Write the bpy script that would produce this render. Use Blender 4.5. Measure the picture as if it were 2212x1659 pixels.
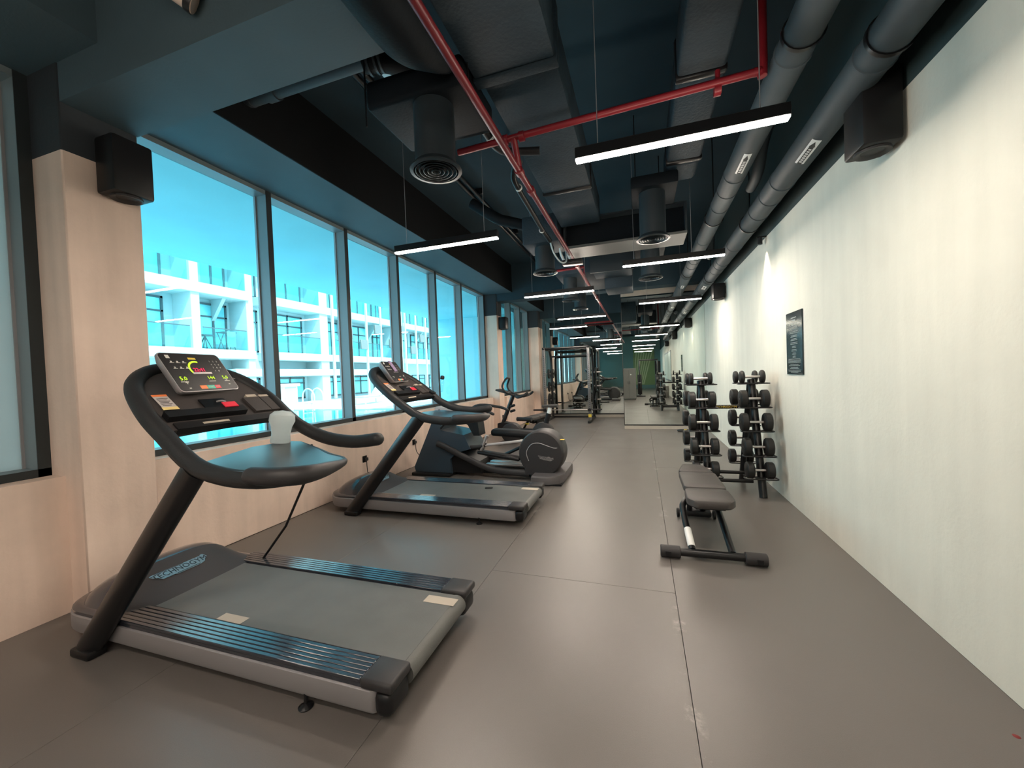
import bpy, bmesh, math, random
from mathutils import Vector, Matrix
random.seed(7)
C = bpy.context.scene.collection
for o in list(bpy.data.objects):
    bpy.data.objects.remove(o)
SC = bpy.context.scene

# ------------------------------------------------------------------ camera
cam_d = bpy.data.cameras.new('camera')
cam = bpy.data.objects.new('camera', cam_d)
C.objects.link(cam)
SC.camera = cam
cam_d.sensor_fit = 'HORIZONTAL'
cam_d.sensor_width = 36.0
cam_d.lens = 36.0 * 850.0 / 2212.0
cam_d.clip_start = 0.02
cam_d.clip_end = 400
RX = Vector((0.94942332, 0.31169561, -0.03796323))     # camera right, in the room
RD = Vector((-0.02912707, -0.03295706, -0.99903225))   # camera down
RF = Vector((-0.31264512, 0.94961028, -0.02221143))    # camera forward
m = Matrix((RX, -RD, -RF)).transposed().to_4x4()
m.translation = (0, 0, 1.5)
cam.matrix_world = m

# ------------------------------------------------------------------ world, sun, exposure
W = bpy.data.worlds.new('world')
SC.world = W
W.use_nodes = True
bgn = W.node_tree.nodes['Background']
bgn.inputs['Color'].default_value = (0.62, 0.86, 1.0, 1)
bgn.inputs['Strength'].default_value = 4.2
sun_d = bpy.data.lights.new('sun', 'SUN')
sun_d.energy = 6.0
sun_d.angle = 0.02
sun_d.color = (1.0, 0.96, 0.9)
sun = bpy.data.objects.new('sun', sun_d)
C.objects.link(sun)
sun.rotation_euler = Vector((-0.62, 0.28, -0.9)).to_track_quat('-Z', 'Y').to_euler()
SC.view_settings.view_transform = 'Standard'
SC.view_settings.look = 'None'
SC.view_settings.gamma = 1.0
SC.view_settings.use_curve_mapping = False
SC.view_settings.exposure = 0.32
SC.cycles.use_denoising = True
SC.cycles.max_bounces = 10
SC.cycles.diffuse_bounces = 5
SC.cycles.glossy_bounces = 5
SC.cycles.transparent_max_bounces = 12
SC.cycles.sample_clamp_indirect = 6.0
LAMP = 178.0           # radiance of the linear pendants
SPOT = 17.0           # watts of one wall washer

# ------------------------------------------------------------------ materials
MATS = {}


def mat(name, col, rough=0.5, metal=0.0, noise=0.0, nscale=8.0, bump=0.0, bscale=60.0, coat=0.0, spec=0.5, emit=0.0):
    if name in MATS:
        return MATS[name]
    m = bpy.data.materials.new(name)
    m.use_nodes = True
    nt = m.node_tree
    b = nt.nodes['Principled BSDF']
    b.inputs['Base Color'].default_value = (*col, 1)
    b.inputs['Roughness'].default_value = rough
    b.inputs['Metallic'].default_value = metal
    b.inputs['Specular IOR Level'].default_value = spec
    b.inputs['Coat Weight'].default_value = coat
    b.inputs['Coat Roughness'].default_value = 0.12
    if emit:
        b.inputs['Emission Color'].default_value = (*col, 1)
        b.inputs['Emission Strength'].default_value = emit
    geo = nt.nodes.new('ShaderNodeNewGeometry')
    if noise:
        n = nt.nodes.new('ShaderNodeTexNoise')
        n.inputs['Scale'].default_value = nscale
        n.inputs['Detail'].default_value = 6
        nt.links.new(geo.outputs['Position'], n.inputs['Vector'])
        r = nt.nodes.new('ShaderNodeMix')
        r.data_type = 'RGBA'
        r.inputs['A'].default_value = (*[max(0, c * (1 - noise)) for c in col], 1)
        r.inputs['B'].default_value = (*[min(1, c * (1 + noise)) for c in col], 1)
        nt.links.new(n.outputs['Fac'], r.inputs['Factor'])
        nt.links.new(r.outputs['Result'], b.inputs['Base Color'])
    if bump:
        n2 = nt.nodes.new('ShaderNodeTexNoise')
        n2.inputs['Scale'].default_value = bscale
        n2.inputs['Detail'].default_value = 4
        nt.links.new(geo.outputs['Position'], n2.inputs['Vector'])
        bp = nt.nodes.new('ShaderNodeBump')
        bp.inputs['Strength'].default_value = bump
        bp.inputs['Distance'].default_value = 0.01
        nt.links.new(n2.outputs['Fac'], bp.inputs['Height'])
        nt.links.new(bp.outputs['Normal'], b.inputs['Normal'])
    MATS[name] = m
    return m


def paint_wall(name, col, top, zline, stain=0.08):
    """plaster wall painted dark above a line; soft mottling and faint vertical streaks"""
    m = bpy.data.materials.new(name)
    m.use_nodes = True
    nt = m.node_tree
    L = nt.links.new
    b = nt.nodes['Principled BSDF']
    b.inputs['Roughness'].default_value = 0.75
    b.inputs['Specular IOR Level'].default_value = 0.3
    geo = nt.nodes.new('ShaderNodeNewGeometry')
    n1 = nt.nodes.new('ShaderNodeTexNoise')
    n1.inputs['Scale'].default_value = 1.7
    n1.inputs['Detail'].default_value = 7
    n1.inputs['Roughness'].default_value = 0.62
    L(geo.outputs['Position'], n1.inputs['Vector'])
    mp = nt.nodes.new('ShaderNodeMapping')
    mp.inputs['Scale'].default_value = (5, 5, 0.5)
    L(geo.outputs['Position'], mp.inputs['Vector'])
    n2 = nt.nodes.new('ShaderNodeTexNoise')
    n2.inputs['Scale'].default_value = 1.5
    n2.inputs['Detail'].default_value = 5
    L(mp.outputs['Vector'], n2.inputs['Vector'])
    add = nt.nodes.new('ShaderNodeMath')
    add.operation = 'ADD'
    L(n1.outputs['Fac'], add.inputs[0])
    L(n2.outputs['Fac'], add.inputs[1])
    rg = nt.nodes.new('ShaderNodeMapRange')
    rg.inputs['From Min'].default_value = 0.7
    rg.inputs['From Max'].default_value = 1.3
    L(add.outputs['Value'], rg.inputs['Value'])
    mx = nt.nodes.new('ShaderNodeMix')
    mx.data_type = 'RGBA'
    mx.inputs['A'].default_value = (*[c * (1 - stain) for c in col], 1)
    mx.inputs['B'].default_value = (*[min(1, c * (1 + stain * 0.6)) for c in col], 1)
    L(rg.outputs['Result'], mx.inputs['Factor'])
    sep = nt.nodes.new('ShaderNodeSeparateXYZ')
    L(geo.outputs['Position'], sep.inputs['Vector'])
    gt = nt.nodes.new('ShaderNodeMath')
    gt.operation = 'GREATER_THAN'
    gt.inputs[1].default_value = zline
    L(sep.outputs['Z'], gt.inputs[0])
    m2 = nt.nodes.new('ShaderNodeMix')
    m2.data_type = 'RGBA'
    L(gt.outputs['Value'], m2.inputs['Factor'])
    L(mx.outputs['Result'], m2.inputs['A'])
    m2.inputs['B'].default_value = (*top, 1)
    L(m2.outputs['Result'], b.inputs['Base Color'])
    n3 = nt.nodes.new('ShaderNodeTexNoise')
    n3.inputs['Scale'].default_value = 35
    n3.inputs['Detail'].default_value = 5
    L(geo.outputs['Position'], n3.inputs['Vector'])
    bp = nt.nodes.new('ShaderNodeBump')
    bp.inputs['Strength'].default_value = 0.16
    bp.inputs['Distance'].default_value = 0.01
    L(n3.outputs['Fac'], bp.inputs['Height'])
    L(bp.outputs['Normal'], b.inputs['Normal'])
    return m


def rubber_floor():
    m = bpy.data.materials.new('rubber_floor')
    m.use_nodes = True
    nt = m.node_tree
    L = nt.links.new
    b = nt.nodes['Principled BSDF']
    b.inputs['Specular IOR Level'].default_value = 0.5
    geo = nt.nodes.new('ShaderNodeNewGeometry')
    n1 = nt.nodes.new('ShaderNodeTexNoise')
    n1.inputs['Scale'].default_value = 260
    n1.inputs['Detail'].default_value = 3
    L(geo.outputs['Position'], n1.inputs['Vector'])
    n2 = nt.nodes.new('ShaderNodeTexNoise')
    n2.inputs['Scale'].default_value = 1.4
    n2.inputs['Detail'].default_value = 5
    L(geo.outputs['Position'], n2.inputs['Vector'])
    mx = nt.nodes.new('ShaderNodeMix')
    mx.data_type = 'RGBA'
    mx.inputs['A'].default_value = (0.098, 0.087, 0.080, 1)
    mx.inputs['B'].default_value = (0.158, 0.141, 0.130, 1)
    av = nt.nodes.new('ShaderNodeMath')
    av.operation = 'MULTIPLY_ADD'
    av.inputs[1].default_value = 0.45
    L(n1.outputs['Fac'], av.inputs[0])
    sc = nt.nodes.new('ShaderNodeMath')
    sc.operation = 'MULTIPLY'
    sc.inputs[1].default_value = 0.55
    L(n2.outputs['Fac'], sc.inputs[0])
    L(sc.outputs['Value'], av.inputs[2])
    L(av.outputs['Value'], mx.inputs['Factor'])
    # chalky scuffs along the two long seams
    sep = nt.nodes.new('ShaderNodeSeparateXYZ')
    L(geo.outputs['Position'], sep.inputs['Vector'])

    def near(x0, w):
        s = nt.nodes.new('ShaderNodeMath')
        s.operation = 'SUBTRACT'
        s.inputs[1].default_value = x0
        L(sep.outputs['X'], s.inputs[0])
        a = nt.nodes.new('ShaderNodeMath')
        a.operation = 'ABSOLUTE'
        L(s.outputs['Value'], a.inputs[0])
        r = nt.nodes.new('ShaderNodeMapRange')
        r.inputs['From Min'].default_value = w
        r.inputs['From Max'].default_value = 0.0
        L(a.outputs['Value'], r.inputs['Value'])
        return r.outputs['Result']
    mxx = nt.nodes.new('ShaderNodeMath')
    mxx.operation = 'MAXIMUM'
    L(near(0.175, 0.05), mxx.inputs[0])
    L(near(-1.14, 0.05), mxx.inputs[1])
    n4 = nt.nodes.new('ShaderNodeTexNoise')
    n4.inputs['Scale'].default_value = 3.2
    n4.inputs['Detail'].default_value = 8
    n4.inputs['Roughness'].default_value = 0.75
    L(geo.outputs['Position'], n4.inputs['Vector'])
    r4 = nt.nodes.new('ShaderNodeMapRange')
    r4.inputs['From Min'].default_value = 0.56
    r4.inputs['From Max'].default_value = 0.72
    L(n4.outputs['Fac'], r4.inputs['Value'])
    mu = nt.nodes.new('ShaderNodeMath')
    mu.operation = 'MULTIPLY'
    L(mxx.outputs['Value'], mu.inputs[0])
    L(r4.outputs['Result'], mu.inputs[1])
    m2 = nt.nodes.new('ShaderNodeMix')
    m2.data_type = 'RGBA'
    L(mu.outputs['Value'], m2.inputs['Factor'])
    L(mx.outputs['Result'], m2.inputs['A'])
    m2.inputs['B'].default_value = (0.42, 0.39, 0.36, 1)
    L(m2.outputs['Result'], b.inputs['Base Color'])
    rr = nt.nodes.new('ShaderNodeMapRange')
    rr.inputs['To Min'].default_value = 0.27
    rr.inputs['To Max'].default_value = 0.44
    L(n2.outputs['Fac'], rr.inputs['Value'])
    L(rr.outputs['Result'], b.inputs['Roughness'])
    bp = nt.nodes.new('ShaderNodeBump')
    bp.inputs['Strength'].default_value = 0.12
    bp.inputs['Distance'].default_value = 0.003
    L(n1.outputs['Fac'], bp.inputs['Height'])
    L(bp.outputs['Normal'], b.inputs['Normal'])
    return m


def glass(name, tint, gloss=0.07, rough=0.0):
    m = bpy.data.materials.new(name)
    m.use_nodes = True
    nt = m.node_tree
    nt.nodes.clear()
    L = nt.links.new
    out = nt.nodes.new('ShaderNodeOutputMaterial')
    tr = nt.nodes.new('ShaderNodeBsdfTransparent')
    tr.inputs['Color'].default_value = (*tint, 1)
    gl = nt.nodes.new('ShaderNodeBsdfGlossy')
    gl.inputs['Roughness'].default_value = rough
    lw = nt.nodes.new('ShaderNodeLayerWeight')
    pw_ = nt.nodes.new('ShaderNodeMath')
    pw_.operation = 'POWER'
    pw_.inputs[1].default_value = 4.0
    L(lw.outputs['Facing'], pw_.inputs[0])
    fr = nt.nodes.new('ShaderNodeMapRange')
    fr.inputs['To Min'].default_value = gloss * 0.5
    fr.inputs['To Max'].default_value = 0.6
    L(pw_.outputs['Value'], fr.inputs['Value'])
    mx = nt.nodes.new('ShaderNodeMixShader')
    L(fr.outputs['Result'], mx.inputs['Fac'])
    L(tr.outputs['BSDF'], mx.inputs[1])
    L(gl.outputs['BSDF'], mx.inputs[2])
    L(mx.outputs['Shader'], out.inputs['Surface'])
    MATS[name] = m
    return m


def frosted(name, col):
    m = bpy.data.materials.new(name)
    m.use_nodes = True
    nt = m.node_tree
    b = nt.nodes['Principled BSDF']
    b.inputs['Base Color'].default_value = (*col, 1)
    b.inputs['Roughness'].default_value = 0.25
    b.inputs['Transmission Weight'].default_value = 0.0
    tl = nt.nodes.new('ShaderNodeBsdfTranslucent')
    tl.inputs['Color'].default_value = (*col, 1)
    mx = nt.nodes.new('ShaderNodeMixShader')
    mx.inputs['Fac'].default_value = 0.6
    out = nt.nodes['Material Output']
    nt.links.new(b.outputs['BSDF'], mx.inputs[1])
    nt.links.new(tl.outputs['BSDF'], mx.inputs[2])
    nt.links.new(mx.outputs['Shader'], out.inputs['Surface'])
    return m


def emitter(name, col, strength):
    m = bpy.data.materials.new(name)
    m.use_nodes = True
    nt = m.node_tree
    nt.nodes.clear()
    out = nt.nodes.new('ShaderNodeOutputMaterial')
    e = nt.nodes.new('ShaderNodeEmission')
    e.inputs['Color'].default_value = (*col, 1)
    e.inputs['Strength'].default_value = strength
    nt.links.new(e.outputs['Emission'], out.inputs['Surface'])
    return m


M_RIGHT = paint_wall('cream_plaster', (0.70, 0.69, 0.61), (0.035, 0.060, 0.065), 3.075, 0.07)
M_LEFT = paint_wall('beige_concrete', (0.73, 0.57, 0.475), (0.030, 0.036, 0.042), 3.09, 0.13)
M_FLOOR = rubber_floor()
M_SUB = mat('screed', (0.02, 0.018, 0.016), 0.9)
M_CEIL = mat('dark_ceiling_paint', (0.026, 0.048, 0.062), 0.8, spec=0.2, noise=0.12, nscale=3, bump=0.1)
M_BEAM = mat('dark_beam_paint', (0.058, 0.092, 0.110), 0.7, noise=0.1, nscale=3, bump=0.1)
M_FACESHADE = mat('beam_face_shade', (0.008, 0.009, 0.010), 0.8, spec=0.15)  # near-black colour standing in for shade on the beam's room-side face
M_DUCT = mat('duct_wrap', (0.017, 0.031, 0.043), 0.65, spec=0.25, noise=0.25, nscale=6, bump=0.4, bscale=45)
M_BLACKDUCT = mat('black_duct', (0.005, 0.008, 0.011), 0.7, spec=0.15, bump=0.2)
M_VENT = mat('vent_metal', (0.024, 0.032, 0.038), 0.42, spec=0.3)
M_PIPE = mat('grey_pipe', (0.042, 0.056, 0.065), 0.6, spec=0.3, noise=0.1, nscale=9)
M_RED = mat('red_pipe', (0.15, 0.008, 0.013), 0.4, spec=0.3)
M_FRAME = mat('window_aluminium', (0.19, 0.225, 0.24), 0.45, metal=0.1)
M_COVER = mat('dark_cover', (0.020, 0.026, 0.028), 0.5)
M_GLASS = glass('tinted_glass', (0.78, 0.965, 0.985))
M_CLEAR = glass('clear_plastic', (0.90, 0.94, 0.95))
M_FROST = frosted('frosted_film', (0.56, 0.57, 0.54))
M_MIRROR = mat('mirror_silver', (0.80, 0.86, 0.82), 0.0, metal=1.0)
M_BLK = mat('black_plastic', (0.008, 0.008, 0.009), 0.45, spec=0.3)
M_BLKM = mat('black_metal', (0.006, 0.006, 0.007), 0.34, spec=0.45)
M_GREYP = mat('charcoal_plastic', (0.031, 0.029, 0.030), 0.48, spec=0.3, noise=0.06, nscale=40)
M_GRIP = mat('grip_rubber', (0.020, 0.020, 0.021), 0.5, spec=0.3, bump=0.12, bscale=200)
M_PANEL = mat('console_plastic', (0.050, 0.043, 0.041), 0.55, spec=0.25, bump=0.08, bscale=160)
M_SILV = mat('satin_aluminium', (0.33, 0.315, 0.32), 0.45, metal=0.35)
M_STEEL = mat('brushed_steel', (0.62, 0.58, 0.57), 0.28, metal=0.9)
M_WHITEP = mat('white_plastic', (0.78, 0.78, 0.76), 0.4)
M_BELT = mat('treadmill_belt', (0.115, 0.116, 0.110), 0.50, spec=0.25, noise=0.18, nscale=5, bump=0.12, bscale=300)
M_GLOSS = mat('gloss_hood', (0.030, 0.034, 0.045), 0.18, coat=0.6)
M_HOODF = mat('hood_face', (0.046, 0.042, 0.043), 0.55, spec=0.3)
M_RUBR = mat('dumbbell_rubber', (0.012, 0.0118, 0.0115), 0.5, spec=0.35, noise=0.15, nscale=30)
M_VINYL = mat('black_vinyl', (0.060, 0.054, 0.051), 0.5, spec=0.3, bump=0.08, bscale=120)
M_YEL = mat('yellow_tag', (0.75, 0.55, 0.06), 0.5)
M_TAN = mat('beige_label', (0.42, 0.36, 0.29), 0.6)
M_ORG = mat('orange_print', (0.85, 0.22, 0.06), 0.5)
M_LGREY = mat('label_grey', (0.42, 0.38, 0.37), 0.6)
M_REDP = mat('red_print', (0.75, 0.03, 0.06), 0.5)
M_GREENP = mat('green_print', (0.05, 0.45, 0.32), 0.5)
M_INK = mat('dark_ink', (0.02, 0.02, 0.022), 0.6)
M_WINK = mat('pale_ink', (0.62, 0.60, 0.55), 0.6)
M_SCREEN = mat('screen_black', (0.014, 0.013, 0.014), 0.38, spec=0.3)
M_LEDG = emitter('led_green', (0.62, 0.95, 0.05), 1.1)
M_LEDR = emitter('led_red', (1.0, 0.03, 0.10), 1.4)
M_LAMP = emitter('lamp_warm', (1.0, 0.87, 0.74), LAMP)
M_WHITEW = mat('white_render', (0.48, 0.56, 0.565), 0.8, noise=0.04, nscale=2)
M_CANOPY = mat('canopy_paint', (0.34, 0.66, 0.72), 0.7, noise=0.10, nscale=1.2)
M_DECK = mat('deck_boards', (0.70, 0.72, 0.72), 0.6, noise=0.22, nscale=2.5)
M_POOL = mat('pool_water', (0.03, 0.55, 0.72), 0.08)
M_FWIN = mat('far_glass', (0.22, 0.62, 0.66), 0.12, noise=0.5, nscale=1.0)
M_FFRM = mat('far_frame', (0.06, 0.09, 0.10), 0.5)
M_RAILG = glass('railing_glass', (0.60, 0.90, 0.92))
M_SIGN = mat('sign_gloss', (0.012, 0.022, 0.026), 0.12)
M_CREAM = mat('cream_lamp', (0.70, 0.55, 0.46), 0.5)
M_CONC = mat('plinth_paint', (0.42, 0.37, 0.31), 0.6, noise=0.1)
M_MURAL = mat('mural_green', (0.16, 0.22, 0.09), 0.7)
M_MURALL = mat('mural_leaf', (0.40, 0.43, 0.24), 0.7)
M_CABD = mat('cabinet_grey', (0.17, 0.165, 0.155), 0.5)
M_BOARD = mat('pale_board', (0.62, 0.72, 0.68), 0.35)
M_PURPLE = mat('phone_lilac', (0.30, 0.22, 0.36), 0.25)
M_GALV = mat('galvanised', (0.65, 0.72, 0.74), 0.35, metal=0.6)
M_BLUEP = mat('blue_grey_shroud', (0.028, 0.045, 0.062), 0.35, coat=0.15, spec=0.3)


# ------------------------------------------------------------------ mesh helpers
def catmull(pts, n):
    pts = [Vector(p) for p in pts]
    if len(pts) < 3 or n < 2:
        return pts
    out = []
    for i in range(len(pts) - 1):
        p0 = pts[max(i - 1, 0)]
        p1, p2 = pts[i], pts[i + 1]
        p3 = pts[min(i + 2, len(pts) - 1)]
        for k in range(n):
            t = k / n
            out.append(0.5 * ((2 * p1) + (p2 - p0) * t + (2 * p0 - 5 * p1 + 4 * p2 - p3) * t * t + (3 * p1 - p0 - 3 * p2 + p3) * t ** 3))
    out.append(pts[-1])
    return out


class MB:
    def __init__(s):
        s.bm = bmesh.new()

    def box(s, x0, x1, y0, y1, z0, z1, bev=0.0, seg=2):
        return s.obox(((x0 + x1) / 2, (y0 + y1) / 2, (z0 + z1) / 2), (abs(x1 - x0), abs(y1 - y0), abs(z1 - z0)), None, bev, seg)

    def obox(s, c, size, R=None, bev=0.0, seg=2):
        b = bmesh.new()
        bmesh.ops.create_cube(b, size=1.0)
        for v in b.verts:
            v.co = Vector((v.co.x * size[0], v.co.y * size[1], v.co.z * size[2]))
        if bev:
            bmesh.ops.bevel(b, geom=list(b.edges), offset=min(bev, min(size) * 0.48), segments=seg, profile=0.5, affect='EDGES')
        M = Matrix.Translation(Vector(c))
        if R is not None:
            M = M @ R.to_4x4()
        s.add(b, M)
        return s

    def add(s, b, M=None):
        if M is not None:
            bmesh.ops.transform(b, matrix=M, verts=b.verts)
        me = bpy.data.meshes.new('tmp')
        b.to_mesh(me)
        b.free()
        s.bm.from_mesh(me)
        bpy.data.meshes.remove(me)

    def loft(s, rings, cap0=True, cap1=True, closed=True):
        rows = [[s.bm.verts.new(Vector(p)) for p in r] for r in rings]
        n = len(rows[0])
        for a, b in zip(rows, rows[1:]):
            for i in range(n if closed else n - 1):
                j = (i + 1) % n
                try:
                    s.bm.faces.new((a[i], a[j], b[j], b[i]))
                except ValueError:
                    pass
        if cap0 and closed:
            s.bm.faces.new(list(reversed(rows[0])))
        if cap1 and closed:
            s.bm.faces.new(rows[-1])
        return s

    def tube(s, pts, r, seg=10, n=5, caps=True, round_end=False, ell=1.0):
        P = catmull(pts, n) if n > 1 else [Vector(p) for p in pts]
        N = len(P)
        rr = [r] * N if not isinstance(r, (list, tuple)) else [r[min(int(i * (len(r) - 1) / max(N - 1, 1)), len(r) - 2)] + (r[min(int(i * (len(r) - 1) / max(N - 1, 1)) + 1, len(r) - 1)] - r[min(int(i * (len(r) - 1) / max(N - 1, 1)), len(r) - 2)]) * ((i * (len(r) - 1) / max(N - 1, 1)) % 1.0 if i < N - 1 else 1.0) for i in range(N)]
        T = [((P[min(i + 1, N - 1)] - P[max(i - 1, 0)]).normalized()) for i in range(N)]
        ref = Vector((0, 1, 0)) if abs(T[0].y) < 0.8 else Vector((0, 0, 1))
        u = (ref - T[0] * ref.dot(T[0])).normalized()
        rings = []
        for i in range(N):
            u = (u - T[i] * u.dot(T[i]))
            if u.length < 1e-6:
                u = T[i].orthogonal()
            u.normalize()
            v = T[i].cross(u)
            rings.append((P[i], u.copy(), v, rr[i]))
        R = []

        def ring(c, u, v, q):
            return [c + (u * math.cos(2 * math.pi * k / seg) * ell + v * math.sin(2 * math.pi * k / seg)) * q for k in range(seg)]
        if round_end:
            c, u, v, q = rings[0]
            for a in (80, 55, 30):
                R.append(ring(c - T[0] * q * math.sin(math.radians(a)), u, v, q * math.cos(math.radians(a))))
        for c, u, v, q in rings:
            R.append(ring(c, u, v, q))
        if round_end:
            c, u, v, q = rings[-1]
            for a in (30, 55, 80):
                R.append(ring(c + T[-1] * q * math.sin(math.radians(a)), u, v, q * math.cos(math.radians(a))))
        s.loft(R, caps, caps)
        return s

    def cyl(s, p0, p1, r, r2=None, seg=16):
        p0, p1 = Vector(p0), Vector(p1)
        d = (p1 - p0)
        return s.lathe([(r, 0), (r if r2 is None else r2, d.length)], p0, d, seg)

    def lathe(s, prof, p0, axis, seg=24, caps=True):
        p0 = Vector(p0)
        a = Vector(axis).normalized()
        u = a.orthogonal().normalized()
        v = a.cross(u)
        rings = [[p0 + a * h + (u * math.cos(2 * math.pi * k / seg) + v * math.sin(2 * math.pi * k / seg)) * r for k in range(seg)] for r, h in prof]
        return s.loft(rings, caps, caps)

    def prism(s, poly, f, d):
        """poly: list of 2d points, f maps (a, b) to a 3d point, d: extrusion vector"""
        a = [Vector(f(*p)) for p in poly]
        d = Vector(d)
        return s.loft([a, [q + d for q in a]])

    def sphere(s, c, r, seg=12, sc=(1, 1, 1)):
        b = bmesh.new()
        bmesh.ops.create_uvsphere(b, u_segments=seg, v_segments=max(6, seg // 2), radius=1)
        s.add(b, Matrix.Translation(Vector(c)) @ Matrix.Diagonal((r * sc[0], r * sc[1], r * sc[2], 1)))
        return s

    def surf(s, f, nu, nv, th=0.0):
        V = [[s.bm.verts.new(Vector(f(i / nu, j / nv))) for j in range(nv + 1)] for i in range(nu + 1)]
        for i in range(nu):
            for j in range(nv):
                s.bm.faces.new((V[i][j], V[i + 1][j], V[i + 1][j + 1], V[i][j + 1]))
        return s

    def quad(s, o, u, v, a0, a1, b0, b1, lift=0.0, th=0.001):
        """thin plate on the plane o + a*u + b*v"""
        o, u, v = Vector(o), Vector(u), Vector(v)
        n = u.cross(v).normalized()
        pts = [o + u * a + v * b + n * lift for a, b in ((a0, b0), (a1, b0), (a1, b1), (a0, b1))]
        s.loft([pts, [p + n * th for p in pts]])
        return s

    def text(s, body, size, o, u, v, lift=0.0015, ext=0.0006, align='CENTER', xs=1.0):
        cu = bpy.data.curves.new('t', 'FONT')
        cu.body = body
        cu.size = size
        cu.align_x = align
        cu.align_y = 'CENTER'
        cu.extrude = ext
        cu.resolution_u = 2
        ob = bpy.data.objects.new('t', cu)
        C.objects.link(ob)
        dg = bpy.context.evaluated_depsgraph_get()
        me = bpy.data.meshes.new_from_object(ob.evaluated_get(dg))
        u, v = Vector(u).normalized(), Vector(v).normalized()
        n = u.cross(v).normalized()
        M = Matrix((u * xs, v, n)).transposed().to_4x4()
        M.translation = Vector(o) + n * lift
        me.transform(M)
        s.bm.from_mesh(me)
        bpy.data.meshes.remove(me)
        bpy.data.objects.remove(ob)
        bpy.data.curves.remove(cu)
        return s

    def build(s, name, m, parent=None, ang=38, **props):
        bmesh.ops.recalc_face_normals(s.bm, faces=s.bm.faces)
        off = Vector((0, 0, 0))
        p = parent
        while p is not None:
            off += Vector(p.location)
            p = p.parent
        if off.length:
            bmesh.ops.translate(s.bm, vec=-off, verts=s.bm.verts)
        me = bpy.data.meshes.new(name)
        s.bm.to_mesh(me)
        s.bm.free()
        for q in me.polygons:
            q.use_smooth = True
        me.set_sharp_from_angle(angle=math.radians(ang))
        me.materials.append(m)
        o = bpy.data.objects.new(name, me)
        C.objects.link(o)
        if parent is not None:
            o.parent = parent
        for k, v in props.items():
            o[k] = v
        return o


def thing(name, label, cat, loc=(0, 0, 0), group=None):
    o = bpy.data.objects.new(name, None)
    o.empty_display_size = 0.1
    o.location = loc
    C.objects.link(o)
    o['label'] = label
    o['category'] = cat
    if group:
        o['group'] = group
    return o


def tag(o, label, cat, group=None):
    o['label'] = label
    o['category'] = cat
    if group:
        o['group'] = group
    return o


def struct(o):
    o['kind'] = 'structure'
    return o


def dup(root, loc, label=None, rz=None, group=None, skip=()):
    r = root.copy()
    C.objects.link(r)
    r.location = loc
    if rz is not None:
        r.rotation_euler = (0, 0, rz)
    if label:
        r['label'] = label
    if group:
        r['group'] = group

    def rec(a, b):
        for ch in list(a.children):
            if ch.name.split('.')[0] in skip:
                continue
            c = ch.copy()
            C.objects.link(c)
            c.parent = b
            rec(ch, c)
    rec(root, r)
    return r


def rounded(w, h, r, n=5):
    out = []
    for cx, cy, a0 in ((w / 2 - r, h / 2 - r, 0), (-w / 2 + r, h / 2 - r, 90), (-w / 2 + r, -h / 2 + r, 180), (w / 2 - r, -h / 2 + r, 270)):
        for k in range(n + 1):
            a = math.radians(a0 + 90 * k / n)
            out.append((cx + r * math.cos(a), cy + r * math.sin(a)))
    return out


# ================================================================== ROOM SHELL
YB, YM1, YM2 = -13.0, 10.6, 13.3
XW = 1.5
floor = struct(MB().box(-4.1, 1.7, YB - 0.2, YM2 + 0.2, -0.15, -0.012).build('floor', M_SUB))
seams = [-3.74, -2.46, -1.14, 0.175, 1.5]
for i in range(4):
    ys = [YB, -8.2, -3.4, 2.797, 7.9, 13.3] if i == 2 else [YB, -9.5, -2.1, 5.2 if i != 3 else 6.4, 13.3]
    for a, b in zip(ys, ys[1:]):
        MB().box(seams[i] + 0.0010, seams[i + 1] - 0.0010, a + 0.0010, b - 0.0010, -0.012, 0.0, 0.0015, 1).build('rubber_mat', M_FLOOR, floor)
MB().lathe([(0.006, 0), (0.012, 0.0), (0.010, 0.0012), (0.0, 0.0015)], (1.365, 2.05, 0.0002), (0, 0, 1), 10).build('red_spot', mat('dark_red_stain', (0.16, 0.012, 0.012), 0.6), floor, label='small dark red spot on the floor')

wr = struct(MB().box(XW, XW + 0.2, YB, YM2, 0, 4.4).build('wall_right', M_RIGHT))
ceil = struct(MB().box(-4.3, 1.8, YB - 0.2, YM2 + 0.3, 4.35, 4.6).build('ceiling', M_CEIL))
# low wall under the windows
struct(MB().box(-4.1, -3.74, -6.2, 1.575, 0, 0.93).build('wall_left', M_LEFT))
struct(MB().box(-4.1, -3.74, 2.0, 9.74, 0, 0.93, 0.006, 1).build('wall_left', M_LEFT))
struct(MB().box(-4.1, -3.49, 10.13, 12.97, 0, 0.93, 0.006, 1).build('wall_left', M_LEFT))
struct(MB().box(-4.1, -3.74, YB, -6.65, 0, 0.93).build('wall_left', M_LEFT))
for (y0, y1, xf) in ((1.575, 2.0, -3.56), (9.74, 10.13, -3.56), (12.97, 13.3, -3.27), (-6.65, -6.2, -3.56)):
    struct(MB().box(-4.12, xf, y0, y1, 0, 4.35, 0.008, 1).build('column', M_LEFT))
# perimeter beam over the windows, cross beams
struct(MB().box(-4.12, -3.13, YB, 13.3, 3.65, 4.35).build('beam', M_BEAM))
struct(MB().box(-3.13, -3.118, 2.0, 9.76, 3.652, 4.35).build('shade_strip_1', M_FACESHADE))  # thin dark board added to paint shade onto the beam's inner face
struct(MB().box(-3.13, -3.118, 10.12, 13.29, 3.652, 4.35).build('shade_strip_2', M_FACESHADE))  # same painted shade beyond the cross beam
struct(MB().box(-3.555, -1.345, 1.58, 2.0, 3.40, 4.35).build('beam', M_BEAM))
struct(MB().box(-3.555, 1.5, 9.76, 10.12, 3.45, 4.35).build('beam', M_CEIL))
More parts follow.
